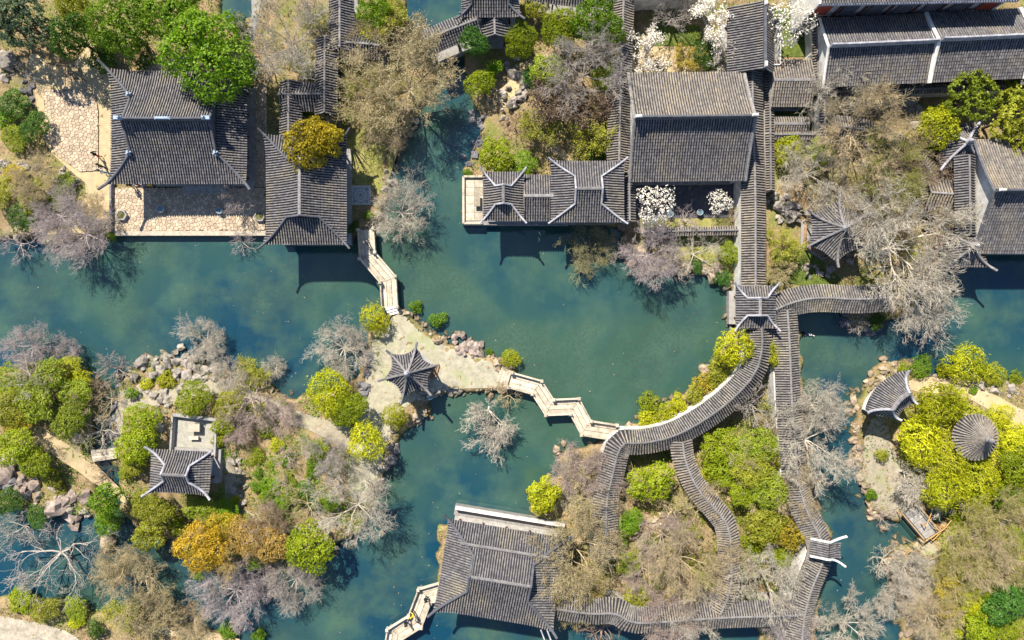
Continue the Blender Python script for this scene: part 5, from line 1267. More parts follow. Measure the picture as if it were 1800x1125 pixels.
# middle shore by the curved gallery
T_('bright yellow weeping shrub beside the crossing pavilion', 'feather', 1292, 612, 42, 'yellow', h=1.2)
T_('olive shrub under the bright weeping shrub', 'med', 1270, 640, 30, 'olive', h=.6)
T_('slim yellow-green tree squeezed between two galleries', 'med', 1360, 624, 20, 'lime', h=1.9, squash=1.4)
for lb, x, y, r, lf in (('green shore shrub at the outer end of the curved gallery', 1144, 712, 24, 'bright'), ('yellow shrub above the curved gallery, second from its outer end', 1196, 708, 22, 'yellow'), ('olive shrub on the curved gallery shore', 1222, 694, 24, 'olive'), ('gold shrub on the curved gallery shore near the middle', 1238, 676, 24, 'gold'), ('brown-green shrub high on the curved gallery shore', 1258, 660, 26, 'olive'), ('low yellow shrub nearest the zigzag bridge', 1140, 738, 22, 'yellow'), ('lime shrub against the curved gallery wall', 1172, 726, 22, 'lime')):
    T_(lb, 'small', x, y, r, lf)
# middle island
T_('yellow-green weeping shrub at the north tip of the middle island', 'feather', 657, 562, 28, 'yellow', h=1.0)
T_('small bright green round shrub by the stone steps', 'small', 728, 540, 15, 'mid')
T_('bright green round shrub on the north shore of the middle island', 'small', 766, 563, 19, 'mid')
T_('yellow-green reedy shrub at the bridge end of the middle island', 'feather', 898, 630, 22, 'lime', h=.8)
T_('small green tuft among rocks of the middle island', 'small', 860, 620, 9, 'mid')
T_('pale bare tree leaning over the pond west of the middle island', 'fine', 598, 612, 56, bk='b_white', h=.7)
T_('large dome shaped yellow-green tree between the two islands', 'big', 572, 690, 50, 'lime', h=1.3)
T_('darker right half of the yellow-green tree group between the islands', 'big', 606, 715, 40, 'bright', h=1.2)
T_('olive yellow shrub below the star shaped pavilion', 'feather', 693, 732, 26, 'lime', h=.9)
T_('brilliant yellow feathery tree south of the star shaped pavilion', 'feather', 645, 775, 38, 'yellow', h=1.2)
T_('white bare tree leaning over the pond from the middle island', 'lean', 858, 735, 52, bk='b_white', rot=-1.57, h=.8)
T_('small bare bush at the landing of the five bend bridge', 'twiggy', 893, 698, 30, bk='b_tan')
# west island
T_('silvery bare tree on the north rocks of the west island', 'fine', 352, 602, 46, bk='b_white', h=.7)
T_('small round dark green shrub on the west island path', 'small', 232, 693, 15, 'mid')
T_('bright low shrub on the rocks of the west island', 'mound', 296, 668, 20, 'lime')
T_('yellow low shrub beside the bright low shrub on the rocks', 'mound', 258, 675, 14, 'yellow')
T_('yellow-green tree left of the gravel forecourt, upper one', 'med', 250, 742, 36, 'bright', h=1.0)
T_('yellow-green tree left of the gravel forecourt, lower one', 'med', 244, 785, 38, 'bright', h=1.0)
T_('olive shrub below the two trees left of the forecourt', 'med', 240, 818, 26, 'olive', h=.7)
T_('golden green shrub above the gravel forecourt', 'med', 342, 700, 36, 'bright', h=.8)
T_('olive shrub at the upper right of the gravel forecourt', 'med', 404, 712, 32, 'olive', h=.8)
T_('bright shrub right of the gravel forecourt', 'small', 398, 748, 22, 'bright', h=1.2)
T_('small lime shrub at the right corner of the forecourt', 'small', 388, 772, 14, 'lime')
T_('lavender bare bush at the north-east of the west island', 'twiggy', 436, 705, 44, bk='b_pink', h=1.3)
T_('small pale bare tree at the waterline of the west island', 'fine', 478, 648, 26, bk='b_white', h=.7)
T_('olive bush at the north-east tip of the west island', 'budbush', 440, 660, 34, 'olive', 'b_tan')
T_('pink grey bare tree in the middle of the west island', 'fine', 490, 728, 40, bk='b_pink', h=.6)
T_('dark grey bare tree right of the shrub bed', 'fine', 578, 800, 44, bk='b_grey', h=.7)
T_('green shrub under the dark grey bare tree', 'med', 560, 785, 24, 'sage', h=.7)
G_BED = 'clipped green shrubs in the bed of the west island'
for x, y, r, lf in ((456, 832, 15, 'mid'), (482, 850, 17, 'mid'), (515, 838, 14, 'sage'), (540, 858, 16, 'jade'), (500, 874, 16, 'mid'), (468, 872, 14, 'sage'), (530, 882, 16, 'mid'), (450, 858, 12, 'mid'), (545, 832, 14, 'sage'), (556, 880, 13, 'jade'), (480, 818, 13, 'sage'), (512, 806, 13, 'mid'), (572, 868, 13, 'sage'), (497, 896, 12, 'mid'), (440, 810, 13, 'olive')):
    T_('clipped green shrub in the bed on the west island', random.choice(('small', 'mound')), x + random.uniform(-4, 4), y + random.uniform(-4, 4), r * random.uniform(.8, 1.35), lf, group=G_BED, name='low_shrub', h=random.uniform(.6, 1.0), squash=random.uniform(.7, 1.1))
T_('big white bare tree on the south-east tip of the west island', 'bare', 622, 895, 74, bk='b_white', h=.8)
T_('pale bare tree above the big white one on the island tip', 'twiggy', 640, 850, 34, bk='b_white', h=1.4)
T_('bright green tree on the south shore of the west island', 'med', 545, 966, 46, 'bright', h=1.1)
T_('orange yellow tree on the south shore of the west island', 'big', 352, 962, 56, 'orange', h=1.1)
T_('orange tree top behind the orange yellow tree', 'med', 385, 925, 34, 'gold', h=1.3)
T_('rust coloured tree right of the orange one', 'big', 430, 945, 46, 'rust', h=1.0)
T_('olive rust tree next to the bright green one', 'med', 475, 965, 38, 'rust', h=1.1)
T_('small round lime shrub below the orange tree at the waterline', 'small', 343, 1020, 11, 'mid')
T_('dark green hedge below the island pavilion', 'med', 350, 895, 34, 'sage', h=.6)
T_('green shrub right of the hedge below the island pavilion', 'med', 400, 905, 30, 'mid', h=.6)
T_('olive yellow tree in front of the island pavilion', 'big', 262, 888, 46, 'olive', h=1.0)
T_('pale olive tree hanging over the creek mouth', 'med', 258, 940, 36, 'olive', h=1.0)
T_('tall bright green tree standing in the creek mouth, upper half', 'med', 184, 880, 33, 'mid', h=1.5)
T_('tall bright green tree standing in the creek mouth, lower half', 'med', 183, 922, 29, 'mid', h=1.2)
T_('small green shrub by the slab bridge', 'small', 222, 830, 18, 'bright')
T_('hazy tan budding tree over the south-west water', 'bud', 232, 1030, 78, 'tan', 'b_tan', h=.8)
T_('small hazy budding tree above the tan one over the water', 'bud', 196, 990, 38, 'tan', 'b_tan', h=1.0)
T_('lavender bare tree reaching down over the south water', 'fine', 400, 1052, 70, bk='b_lav', h=.75)
T_('grey bare tree over the south water below the bright green tree', 'fine', 512, 1028, 54, bk='b_grey', h=.75)
T_('small lavender bare tree between the two over the south water', 'fine', 455, 1030, 40, bk='b_lav', h=.8)
T_('sprawling dead tree with pale limbs lying over the south-west water', 'sparse', 80, 985, 100, bk='b_grey', h=.6, rot=3.6)
T_('thin bare tree over the water at the left edge', 'sparse', 20, 935, 56, bk='b_grey', h=.7)
# far left island
for lb, fam, x, y, r, lf, h in (
 ('broad olive green tree at the top of the far left island', 'med', 90, 662, 42, 'sage', .8), ('lime green shrub at the top right of the far left island', 'med', 122, 648, 24, 'lime', .7),
 ('yellow-green shrub at the left edge of the far left island', 'med', 24, 668, 32, 'bright', .7), ('sage tree in the middle of the far left island', 'med', 72, 705, 44, 'sage', .8),
 ('green shrub right of centre on the far left island', 'med', 132, 690, 32, 'sage', .8), ('lime tuft tree on the east slope of the far left island', 'small', 140, 672, 22, 'lime', 1.2),
 ('olive tree at the left edge of the far left island', 'med', 18, 715, 40, 'olive', .8), ('rusty gold shrub above the diagonal footpath', 'med', 38, 738, 30, 'gold', .8),
 ('sage green shrub by the creek on the far left island', 'med', 122, 742, 34, 'sage', .9), ('bright yellow-green shrub left of the diagonal footpath', 'med', 22, 785, 44, 'bright', .8),
 ('gold and green shrub below the diagonal footpath', 'med', 62, 815, 38, 'bright', .8), ('small olive shrub at the south end of the diagonal footpath', 'small', 95, 840, 22, 'olive', 1.),
 ('dark shrub on the south-west shore of the far left island', 'med', 12, 882, 28, 'dark', .7), ('dark green shrub on the pink rocks shore', 'med', 64, 908, 24, 'dark', .7)):
    T_(lb, fam, x, y, r, lf, h=h)
T_('lavender bare tree over the pond at the left edge', 'fine', 36, 610, 50, bk='b_lav', h=.8)
T_('small pale bare tree right of the left edge tree over the pond', 'fine', 112, 618, 28, bk='b_lav', h=.9)
T_('hazy grey bush at the north-east of the far left island', 'twiggy', 192, 650, 36, bk='b_pink', h=1.2)
T_('bare white tree leaning over the creek', 'sparse', 158, 762, 52, bk='b_white', h=.8)
T_('wiry bare tree spanning the creek near the slab bridge', 'sparse', 178, 705, 46, bk='b_tan', h=.8)
T_('dark twiggy bush on the creek bank', 'twiggy', 155, 690, 34, bk='b_brown')
T_('dark thicket beside the slab bridge', 'twiggy', 180, 830, 30, bk='b_dark')
# bottom left bank
for lb, fam, x, y, r, lf, h in (
 ('bright bush at the left of the bottom bank', 'med', 30, 1060, 32, 'bright', .7), ('olive bush in the middle of the bottom bank', 'med', 78, 1072, 30, 'olive', .6), ('green bush near the end of the bottom bank', 'med', 128, 1072, 28, 'sage', .6),
 ('dark round shrub on the bottom bank', 'small', 168, 1108, 18, 'dark', 1.), ('yellow low shrub in front of the dark round one', 'mound', 135, 1092, 18, 'yellow', 1.), ('green shrub at the bottom edge near the lavender tree', 'small', 396, 1116, 20, 'mid', 1.),
 ('small green shrub cut off by the bottom edge', 'small', 452, 1126, 18, 'mid', 1.)):
    T_(lb, fam, x, y, r, lf, h=h)
T_('tan budding bush on the bottom bank', 'budbush', 270, 1086, 44, 'tan', 'b_tan')
T_('olive budding bush on the bottom bank behind the dark shrub', 'budbush', 215, 1082, 38, 'olive', 'b_tan')
# south-central garden
T_('yellow-green tree on the west shore of the brown garden', 'med', 952, 872, 40, 'lime', h=1.1)
T_('white dead tree in front of the yellow-green shore tree', 'lean', 1000, 872, 32, bk='b_white', rot=3.1, h=.7)
T_('lavender bare tree on the shore under the zigzag bridge end', 'fine', 1012, 820, 52, bk='b_pink', h=.8)
T_('dry tan bush left of the curved gallery', 'budbush', 1030, 860, 42, 'tan', 'b_tan')
T_('bright green tree enclosed by the curved gallery', 'med', 1142, 846, 48, 'bright', h=.9)
T_('dark green shrub right of the curved gallery end', 'med', 1102, 916, 29, 'mid', h=.8)
T_('hazy tan tree over the right half of the south hall', 'bud', 1008, 965, 84, 'tan', 'b_tan', h=.95)
T_('second hazy tan tree below the first by the south hall', 'bud', 1020, 1045, 60, 'gold', 'b_tan', h=.8)
T_('sage shrub in the brown garden, upper one', 'med', 1106, 990, 28, 'sage', h=.8)
T_('olive shrub in the brown garden, lower one', 'med', 1122, 1046, 30, 'olive', h=.8)
T_('big brown bare tree in the middle of the brown garden', 'bare', 1195, 985, 70, bk='b_tan', h=.9)
T_('contorted pale tree beside the uphill gallery', 'sparse', 1185, 900, 52, bk='b_tan', h=1.0)
T_('brown bare tree left of the uphill gallery', 'bare', 1165, 940, 54, bk='b_pink', h=.8)
T_('pinkish bare tree over the south gallery', 'fine', 1170, 1085, 60, bk='b_pink', h=.9)
T_('pale bare tree right of the pinkish one over the south gallery', 'bare', 1228, 1070, 56, bk='b_white', h=.9)
T_('dark bare bush in the bottom water below the south gallery', 'twiggy', 1060, 1112, 40, bk='b_brown')
for lb, fam, x, y, r, lf, h in (
 ('green tree with orange tips between the galleries', 'med', 1262, 785, 40, 'bright', .9), ('large sage tree between uphill and water galleries', 'big', 1322, 790, 46, 'sage', .8),
 ('dark olive tree in the wedge between the galleries', 'med', 1318, 830, 42, 'olive', .9), ('bright green tree near the uphill gallery', 'med', 1275, 825, 34, 'bright', .9),
 ('green tree left of the water gallery', 'med', 1345, 860, 42, 'sage', .9), ('olive tree in the lower wedge of the galleries', 'med', 1340, 920, 44, 'olive', .9),
 ('golden olive tree against the water gallery', 'med', 1385, 940, 38, 'gold', .9), ('bright shrub deep between the galleries', 'small', 1322, 962, 24, 'bright', 1.2)):
    T_(lb, fam, x, y, r, lf, h=h)
T_('grey bare bush in the shadow of the curved gallery', 'twiggy', 1330, 715, 46, bk='b_grey', h=1.5)
T_('tan bush at the top of the wedge between the galleries', 'budbush', 1345, 755, 34, 'tan', 'b_tan')
T_('huge white bare tree leaning across the water gallery', 'bare', 1432, 780, 84, bk='b_white', h=.9)
T_('white bare tree over the channel above the huge one', 'fine', 1440, 715, 52, bk='b_white', h=.8)
T_('pale bare tree covering the water gallery below', 'fine', 1405, 850, 46, bk='b_tan', h=1.0)
T_('pale bare tree over the lower wedge of the galleries', 'bare', 1350, 1015, 68, bk='b_white', h=.9)
T_('lavender bare tree at the foot of the channel gallery', 'fine', 1382, 1085, 52, bk='b_lav', h=.9)
T_('green shrub under the pale tree in the lower wedge', 'med', 1318, 1000, 28, 'sage', h=.8)
T_('green shrub beside the kiosk bay', 'med', 1370, 985, 28, 'bright', h=.8)
T_('white bare tree rising from the bottom of the channel', 'bare', 1502, 1110, 62, bk='b_white', h=.7)
# east island
for lb, fam, x, y, r, lf, h in (
 ('yellow-green feathery shrub beside the fan pavilion', 'feather', 1640, 712, 44, 'lime', 1.), ('yellow feathery bush in the middle of the east island', 'feather', 1612, 775, 44, 'yellow', .9), ('big yellow bush left of the round pavilion', 'feather', 1652, 800, 50, 'yellow', .6),
 ('yellow bush below the round pavilion', 'feather', 1705, 848, 44, 'lime', .6), ('yellow-green bush right of the round pavilion', 'feather', 1786, 775, 40, 'yellow', .6), ('green bush at the right edge below the round pavilion', 'med', 1785, 820, 42, 'bright', .8),
 ('lime bush above the round pavilion', 'feather', 1668, 705, 30, 'lime', .7), ('lime bush at the lower middle of the east island', 'feather', 1650, 855, 42, 'lime', .8), ('sage bush on the bank by the channel on the east island', 'med', 1712, 872, 36, 'sage', .7),
 ('dark green bush at the right edge of the east island', 'med', 1772, 872, 34, 'mid', .8), ('bright shrub between yellow bushes on the east island', 'feather', 1752, 728, 24, 'yellow', .5)):
    T_(lb, fam, x, y, r, lf, h=h)
T_('fallen white bare tree stretching over the yellow bushes', 'lean', 1610, 838, 62, bk='b_white', rot=-.4, h=.6)
T_('grey bare bush inside the yellow bushes', 'twiggy', 1618, 795, 30, bk='b_tan', h=1.4)
T_('lime shrub on the north bank of the east island', 'feather', 1705, 640, 40, 'lime', h=.8)
T_('smaller lime shrub right along the north bank', 'feather', 1758, 660, 24, 'lime', h=.8)
T_('small lime shrub at the right edge of the north bank', 'small', 1795, 668, 16, 'bright')
T_('low green shrub above the fan pavilion', 'small', 1590, 648, 14, 'bright')
T_('green reedy shrub right of the fan pavilion tip', 'feather', 1625, 645, 22, 'mid', h=.7)
T_('dark round shrub on the bank path of the east island', 'small', 1708, 686, 10, 'mid')
T_('olive tinted hazy tree high on the lower right hill', 'bud', 1765, 915, 62, 'olive', 'b_tan', h=.8)
T_('large tan hazy tree in the middle of the lower right hill', 'bud', 1705, 945, 66, 'olive', 'b_tan', h=.8)
T_('yellowish hazy tree at the right edge of the lower right hill', 'bud', 1775, 990, 54, 'olive', 'b_tan', h=.8)
T_('olive hazy tree left on the lower right hill', 'bud', 1672, 1010, 50, 'olive', 'b_tan', h=.8)
T_('jade green tree near the lower right corner', 'med', 1755, 1058, 42, 'jade', h=.9)
T_('yellow-green tree at the bottom right below the jade one', 'med', 1722, 1098, 36, 'bright', h=.9)
T_('lime green shrub left of the jade tree', 'med', 1700, 1048, 32, 'lime', h=.8)
T_('gold shrub above the lime one on the lower right hill', 'budbush', 1655, 1040, 36, 'gold', 'b_tan')
T_('jade shrub at the right edge near the lower right corner', 'med', 1792, 1042, 30, 'jade', h=.9)
T_('pale bare tree on the lower right bank, upper one', 'fine', 1598, 1000, 44, bk='b_white', h=.8)
T_('grey bare bush dipping into the channel', 'twiggy', 1566, 992, 34, bk='b_white', h=1.2)
T_('pale bare tree on the lower right bank, lower one', 'fine', 1575, 1058, 40, bk='b_white', h=.8)
T_('bare tan tree at the bottom of the lower right bank', 'fine', 1642, 1088, 56, bk='b_tan', h=.8)
T_('lavender bush at the tip of the grey path', 'twiggy', 1556, 912, 24, bk='b_pink')

# bare twigs that veil the galleries and the shrub bed
for lb, fam, x, y, r, b_, h in (
 ('tan bare tree veiling the lower end of the curved gallery', 'sparse', 1068, 880, 54, 'b_tan', 1.0), ('pinkish bare tree over the corner of the curved gallery', 'fine', 1052, 830, 46, 'b_pink', 1.1),
 ('wiry tan tree over the middle of the uphill gallery', 'sparse', 1240, 880, 46, 'b_tan', 1.1), 
 ('tan bare tree covering the water gallery above the kiosk', 'sparse', 1412, 900, 44, 'b_tan', 1.1), ('thin bare tree over the water gallery below the white wall', 'fine', 1392, 735, 40, 'b_white', 1.1),
 ('bare tree over the south gallery left of the pinkish one', 'sparse', 1110, 1065, 46, 'b_tan', .9),
 ('thin bare tree over the bright green tree inside the curved gallery', 'sparse', 1128, 850, 44, 'b_tan', 1.0), ('wiry bare tree in the wedge of olive trees', 'sparse', 1340, 880, 50, 'b_tan', 1.0),
 ('bare tree over the green trees right of the uphill gallery', 'sparse', 1300, 800, 46, 'b_tan', 1.1), ('grey bare tree over the arched rockery gallery', 'sparse', 1570, 250, 60, 'b_tan', 1.1),
 ('pale bare tree over the six ridged pavilion', 'sparse', 1512, 378, 56, 'b_white', 1.2), 
 ('bare tree above the wing of the rear gallery', 'fine', 640, 80, 46, 'b_tan', 1.2), ('thin bare tree over the waterside rocks near the lawn', 'fine', 680, 225, 46, 'b_tan', .9),
 ('thin bare tree over the south of the shrub bed', 'sparse', 540, 885, 38, 'b_tan', .8), 
 ('pink twigged tree on the slope east of the gravel forecourt', 'fine', 418, 755, 34, 'b_pink', .8), ('bare tree behind the orange tree on the west island', 'fine', 480, 915, 34, 'b_brown', .8),
 ('bare tree between west island shore trees and pond', 'fine', 400, 660, 34, 'b_white', .7), ('bare tan tree on the far right slope of the lower right hill', 'bare', 1720, 985, 56, 'b_tan', 1.0),
 ('bare tree over the slope below the plaza', 'fine', 60, 320, 44, 'b_tan', .8),
 ('tan bare tree at the right end of the bottom bank', 'fine', 330, 1095, 40, 'b_tan', .7)):
    T_(lb, fam, x, y, r, bk=b_, h=h)
for lb, x, y, r in (('dry pinkish bush on the slope right of the shrub bed', 430, 740, 26), ('dry bush between the clipped shrubs', 500, 850, 24), ('dry bush at the lower edge of the shrub bed', 470, 892, 24), ('dry bush at the upper edge of the shrub bed', 505, 800, 26)):
    T_(lb, 'twiggy', x, y, r, bk='b_pink')

# fresh green between the bare branches
for lb, fam, x, y, r, lf, h in (
 ('fresh green shrub in the upper left of the shrub bed', 'small', 455, 800, 18, 'bright', .8), ('lime shrub at the top of the shrub bed', 'small', 488, 780, 16, 'lime', .7), ('green shrub at the right of the shrub bed', 'small', 556, 815, 20, 'mid', .8),
 ('sage shrub low in the shrub bed', 'small', 520, 865, 22, 'sage', .7), ('fresh shrub at the bottom of the shrub bed', 'small', 478, 905, 18, 'mid', .7), ('low green shrub on the slope above the shrub bed', 'mound', 470, 755, 20, 'sage', 1.),
 ('bright shrub in the north-east grass of the west island', 'mound', 430, 655, 16, 'bright', 1.), ('olive shrub on the slope below the north path', 'small', 455, 720, 18, 'olive', .8), ('green shrub by the boulder border', 'small', 585, 880, 18, 'mid', .8),
 ('bright shrub beside the looping path', 'small', 415, 880, 12, 'lime', .8), ('green shrub left of the looping path', 'small', 420, 915, 18, 'bright', .8), ('bright green shrub on the south shore left of the orange tree', 'small', 312, 925, 22, 'bright', 1.),
 ('green undergrowth below the rust coloured tree', 'small', 448, 985, 22, 'mid', .8), ('lime shrub between rust and bright green trees', 'small', 505, 990, 20, 'lime', .9), ('low shrub on the pink rocks', 'mound', 108, 860, 16, 'olive', 1.),
 ('green shrub at the rocks of the far left island creek', 'small', 148, 725, 18, 'mid', .9), ('bright shrub above the slab bridge', 'small', 150, 780, 16, 'bright', .9),
 ('lime green tree deep in the brown garden', 'small', 1160, 1010, 24, 'sage', 1.), ('bright shrub under the hazy tan tree', 'small', 1085, 950, 20, 'mid', 1.), ('yellow-green shrub along the uphill gallery', 'small', 1235, 840, 22, 'lime', 1.),
 ('bright green shrub in the upper wedge beside the uphill gallery', 'med', 1255, 815, 28, 'bright', .8), ('bright tree in the middle wedge between galleries', 'med', 1308, 860, 34, 'bright', .9), ('lime shrub near the white gallery wall', 'small', 1362, 800, 26, 'lime', 1.1),
 ('bright shrub at the foot of the wedge near the kiosk', 'small', 1345, 965, 24, 'lime', 1.), ('yellow shrub at the upper wedge by the white wall', 'small', 1358, 720, 16, 'lime', 1.), ('green shrub on the lower right hill crest', 'small', 1690, 905, 22, 'bright', .9),
 ('green shrub on the slope of the lower right hill', 'med', 1695, 1000, 26, 'sage', .7), ('yellow shrub low on the lower right hill', 'small', 1680, 1075, 26, 'lime', 1.), ('bright shrub at the bottom right corner edge', 'med', 1770, 1105, 30, 'bright', .8),
 ('green pine shrub over the stone ridge', 'med', 1780, 945, 26, 'sage', .7), ('lime shrub on the north bank near the fan pavilion path', 'small', 1668, 655, 18, 'lime', 1.), ('green shrub on the rocks right along the north bank', 'small', 1735, 650, 18, 'bright', 1.)):
    T_(lb, fam, x, y, r, lf, h=h)

for lb, fam, x, y, r, lf, h in (
 ('sage tree on the crest of the lower right hill', 'med', 1735, 955, 30, 'sage', .8), ('olive tree left of the lower right hill crest', 'med', 1668, 972, 26, 'olive', .8), ('bright tree on the slope near the jade green tree', 'med', 1728, 1028, 30, 'bright', .8),
 ('golden shrub beside the earthen path on the lower right bank', 'small', 1650, 1000, 22, 'gold', 1.), ('lime shrub beside the earthen path near the bottom', 'small', 1668, 1110, 24, 'lime', 1.)):
    T_(lb, fam, x, y, r, lf, h=h)

for lb, fam, x, y, r, lf, h in (
 ('yellow-green shrub in the heart of the brown garden', 'small', 1215, 930, 20, 'lime', 1.), ('low lime shrub near the white wall of the south gallery', 'small', 1235, 1020, 22, 'bright', 1.), ('sage shrub in the west of the brown garden', 'small', 1140, 955, 20, 'sage', 1.),
 ('golden shrub in the middle of the brown garden', 'small', 1175, 1035, 20, 'gold', 1.), ('bright shrub on the slope above the jade green tree', 'med', 1790, 1000, 26, 'bright', .8), ('sage shrub in the centre of the lower right hill', 'med', 1715, 912, 24, 'sage', .8)):
    T_(lb, fam, x, y, r, lf, h=h)

T_('feathery orange budding tree veiling the orange yellow tree', 'bud', 378, 962, 54, 'orange', 'b_tan', h=1.05)
T_('feathery rust budding tree between the orange and bright green trees', 'bud', 462, 940, 46, 'rust', 'b_pink', h=1.0)
T_('pale limbed bare tree rising through the far left green trees', 'sparse', 58, 672, 46, bk='b_white', h=1.2)
T_('grey bare tree through the shrubs right of the far left green trees', 'sparse', 142, 712, 34, bk='b_tan', h=1.1)
T_('thin bare tree above the bright shrub of the diagonal footpath', 'sparse', 60, 770, 34, bk='b_tan', h=1.0)
T_('wiry bare tree poking through the yellow bushes', 'sparse', 1665, 790, 34, bk='b_tan', h=.9)
T_('white dead branches over the south edge of the yellow bushes', 'sparse', 1668, 865, 44, bk='b_white', h=.7)
T_('thin bare tree over the green wedge left of the water gallery', 'sparse', 1330, 800, 40, bk='b_tan', h=1.2)

T_('thin tan tree leaning over the lower end of the curved gallery', 'bare', 1062, 915, 46, bk='b_tan', h=1.0)
T_('grey brown bare tree across the lower uphill gallery', 'bare', 1276, 985, 46, bk='b_tan', h=1.0)
T_('tan budding tree over the right end of the south hall roof', 'bud', 955, 1015, 46, 'gold', 'b_tan', h=1.3)
T_('pale bare tree between the six ridged pavilion and the long gallery tip', 'bare', 1462, 378, 40, bk='b_white', h=1.2)
T_('reddish bare tree near the pond corner of the brown garden', 'bare', 1130, 1000, 42, bk='b_pink', h=.8)
T_('small olive shrub on the grey path below the fan pavilion', 'small', 1550, 800, 14, 'olive')
T_('small green shrub at the tip of the grey path', 'small', 1532, 870, 13, 'mid')

# ------------------------------------------------------------------ rockeries, stone by stone
def rock_me(seed, mat):
    bm = bmesh.new(); bmesh.ops.create_icosphere(bm, subdivisions=1, radius=1.0); rg = random.Random(seed)
    for v in bm.verts:
        k = rg.uniform(.6, 1.25); v.co = Vector((v.co.x * k, v.co.y * k, v.co.z * k * .8))
    me = bpy.data.meshes.new('rock'); bm.to_mesh(me); bm.free(); me.materials.append(mat); return me
ROCKS = {k: [rock_me(i * 7 + 3, M[k]) for i in range(6)] for k in ('rock', 'rock_warm', 'rock_pink', 'rock_dark')}
def crag_me(seed, mat):
    bm = bmesh.new(); bmesh.ops.create_icosphere(bm, subdivisions=2, radius=1.0); rg = random.Random(seed); o = [rg.uniform(0, 9) for _ in range(6)]
    for v in bm.verts:
        k = 1 + .3 * math.sin(v.co.x * 4 + o[0]) * math.sin(v.co.y * 4 + o[1]) + .18 * math.sin(v.co.x * 8 + o[2]) * math.sin(v.co.y * 7 + v.co.z * 6 + o[3]) + rg.uniform(-.13, .13)
        v.co = Vector((v.co.x * k * 1.1, v.co.y * k, v.co.z * k * .7))
    me = bpy.data.meshes.new('crag'); bm.to_mesh(me); bm.free(); me.materials.append(mat); return me
CRAGS = {k: [crag_me(i * 5 + 2, M[k]) for i in range(5)] for k in ROCKS}
def rockery(label, pts, n, size, mat='rock', width=10, zadd=0.0, seed=0, big=.15):
    rg = random.Random(hash(label) % 9999 if False else sum(map(ord, label)) + seed)
    pw = np.array([P2(a, b, .5) for a, b in pts]); d = np.concatenate([[0], np.cumsum(np.linalg.norm(np.diff(pw, axis=0), axis=1))])
    m = pw[len(pw) // 2]; root = thing('rockery', label, 'rocks', (m[0], m[1], .3))
    n = int(n * 1.4)
    for i in range(n):
        s = d[-1] * (i + rg.random()) / n; x = np.interp(s, d, pw[:, 0]) + rg.gauss(0, width / PXM * .6); y = np.interp(s, d, pw[:, 1]) + rg.gauss(0, width / PXM * .6)
        r = .85 * size * min(1.7, .35 + .55 * rg.expovariate(1.25)); o = link('rock', rg.choice(CRAGS[mat] if rg.random() < big else ROCKS[mat]), root)
        if 'crag' in o.data.name: r = max(r, size * .8) * 1.15
        z = max(float(gz(x, y)), -.1) + r * .05 + zadd * rg.random(); o.location = (x - m[0], y - m[1], z - .3)
        o.rotation_euler = (rg.uniform(-.4, .4), rg.uniform(-.4, .4), rg.uniform(0, 6.28)); o.scale = (r * rg.uniform(.8, 1.3), r * rg.uniform(.7, 1.1), r * rg.uniform(.7, 1.2))
    return root
rockery('pale grey limestone crags on the north tip of the west island', [(222, 665), (250, 642), (275, 632), (300, 645), (320, 642), (345, 635), (375, 648)], 40, .56, 'rock', 20, .3, big=.6)
rockery('grey stones edging the yellow shrubs on the west island rocks', [(235, 690), (262, 690), (300, 684), (340, 672), (370, 668)], 26, .42, 'rock', 10)
rockery('stones along the path above the gravel forecourt', [(275, 715), (295, 708), (315, 698), (300, 720), (290, 745), (288, 760)], 18, .42, 'rock', 12)
rockery('brownish shore stones on the north-east of the west island', [(390, 645), (420, 650), (450, 668), (480, 682), (515, 700)], 26, .38, 'rock_warm', 10)
rockery('dark stones lining the creek on its island side', [(205, 690), (198, 730), (200, 770), (204, 790)], 16, .42, 'rock_dark', 10)
rockery('warm stones at the head of the far left island', [(135, 645), (150, 655), (165, 668), (170, 690)], 14, .5, 'rock_warm', 14)
rockery('broad pinkish rock slabs on the south of the far left island', [(20, 845), (50, 858), (80, 868), (110, 876), (130, 890), (145, 880)], 46, .72, 'rock_pink', 30)
rockery('dark boulders at the left edge of the far left island', [(0, 845), (20, 850), (30, 862)], 10, .7, 'rock_dark', 20)
rockery('grey stones along the south shore of the far left island', [(110, 905), (140, 900), (155, 895), (175, 910)], 14, .42, 'rock', 10)
rockery('shore stones below the olive trees of the west island', [(215, 915), (250, 938), (290, 950), (320, 965)], 14, .42, 'rock_warm', 10)
rockery('single flat boulder in the creek mouth water with smaller stones', [(186, 956), (192, 956)], 3, .7, 'rock_warm', 4, .3)
rockery('brown boulders beside the stone steps of the middle island', [(700, 540), (706, 550), (714, 556), (720, 560)], 11, .38, 'rock_warm', 7)
rockery('dark stones left of the stone steps of the middle island', [(674, 540), (678, 552), (668, 566)], 7, .35, 'rock_warm', 6)
rockery('shore stones along the north of the middle island', [(730, 555), (752, 575), (775, 592), (790, 602)], 20, .42, 'rock_warm', 9)
rockery('pile of pinkish boulders on the north-east of the middle island', [(795, 600), (815, 606), (835, 612), (848, 620)], 26, .5, 'rock_pink', 13, .3)
rockery('stones under the reedy shrub at the five bend bridge', [(855, 622), (872, 635), (890, 645), (905, 648)], 18, .4, 'rock_warm', 9)
rockery('grey boulders on the south shore below the star shaped pavilion', [(738, 700), (752, 695), (775, 690), (800, 688), (820, 690)], 22, .48, 'rock', 9)
rockery('warm boulders in the cove of the middle island', [(725, 740), (738, 730), (748, 725), (754, 735)], 14, .55, 'rock_warm', 10, .3)
rockery('stones on the south-east shore of the middle island', [(840, 690), (860, 688), (885, 685), (905, 682)], 16, .4, 'rock_warm', 9)
rockery('pale flat stones down the west shore of the cove', [(680, 765), (688, 785), (690, 800), (680, 825), (665, 845)], 30, .42, 'rock', 14)
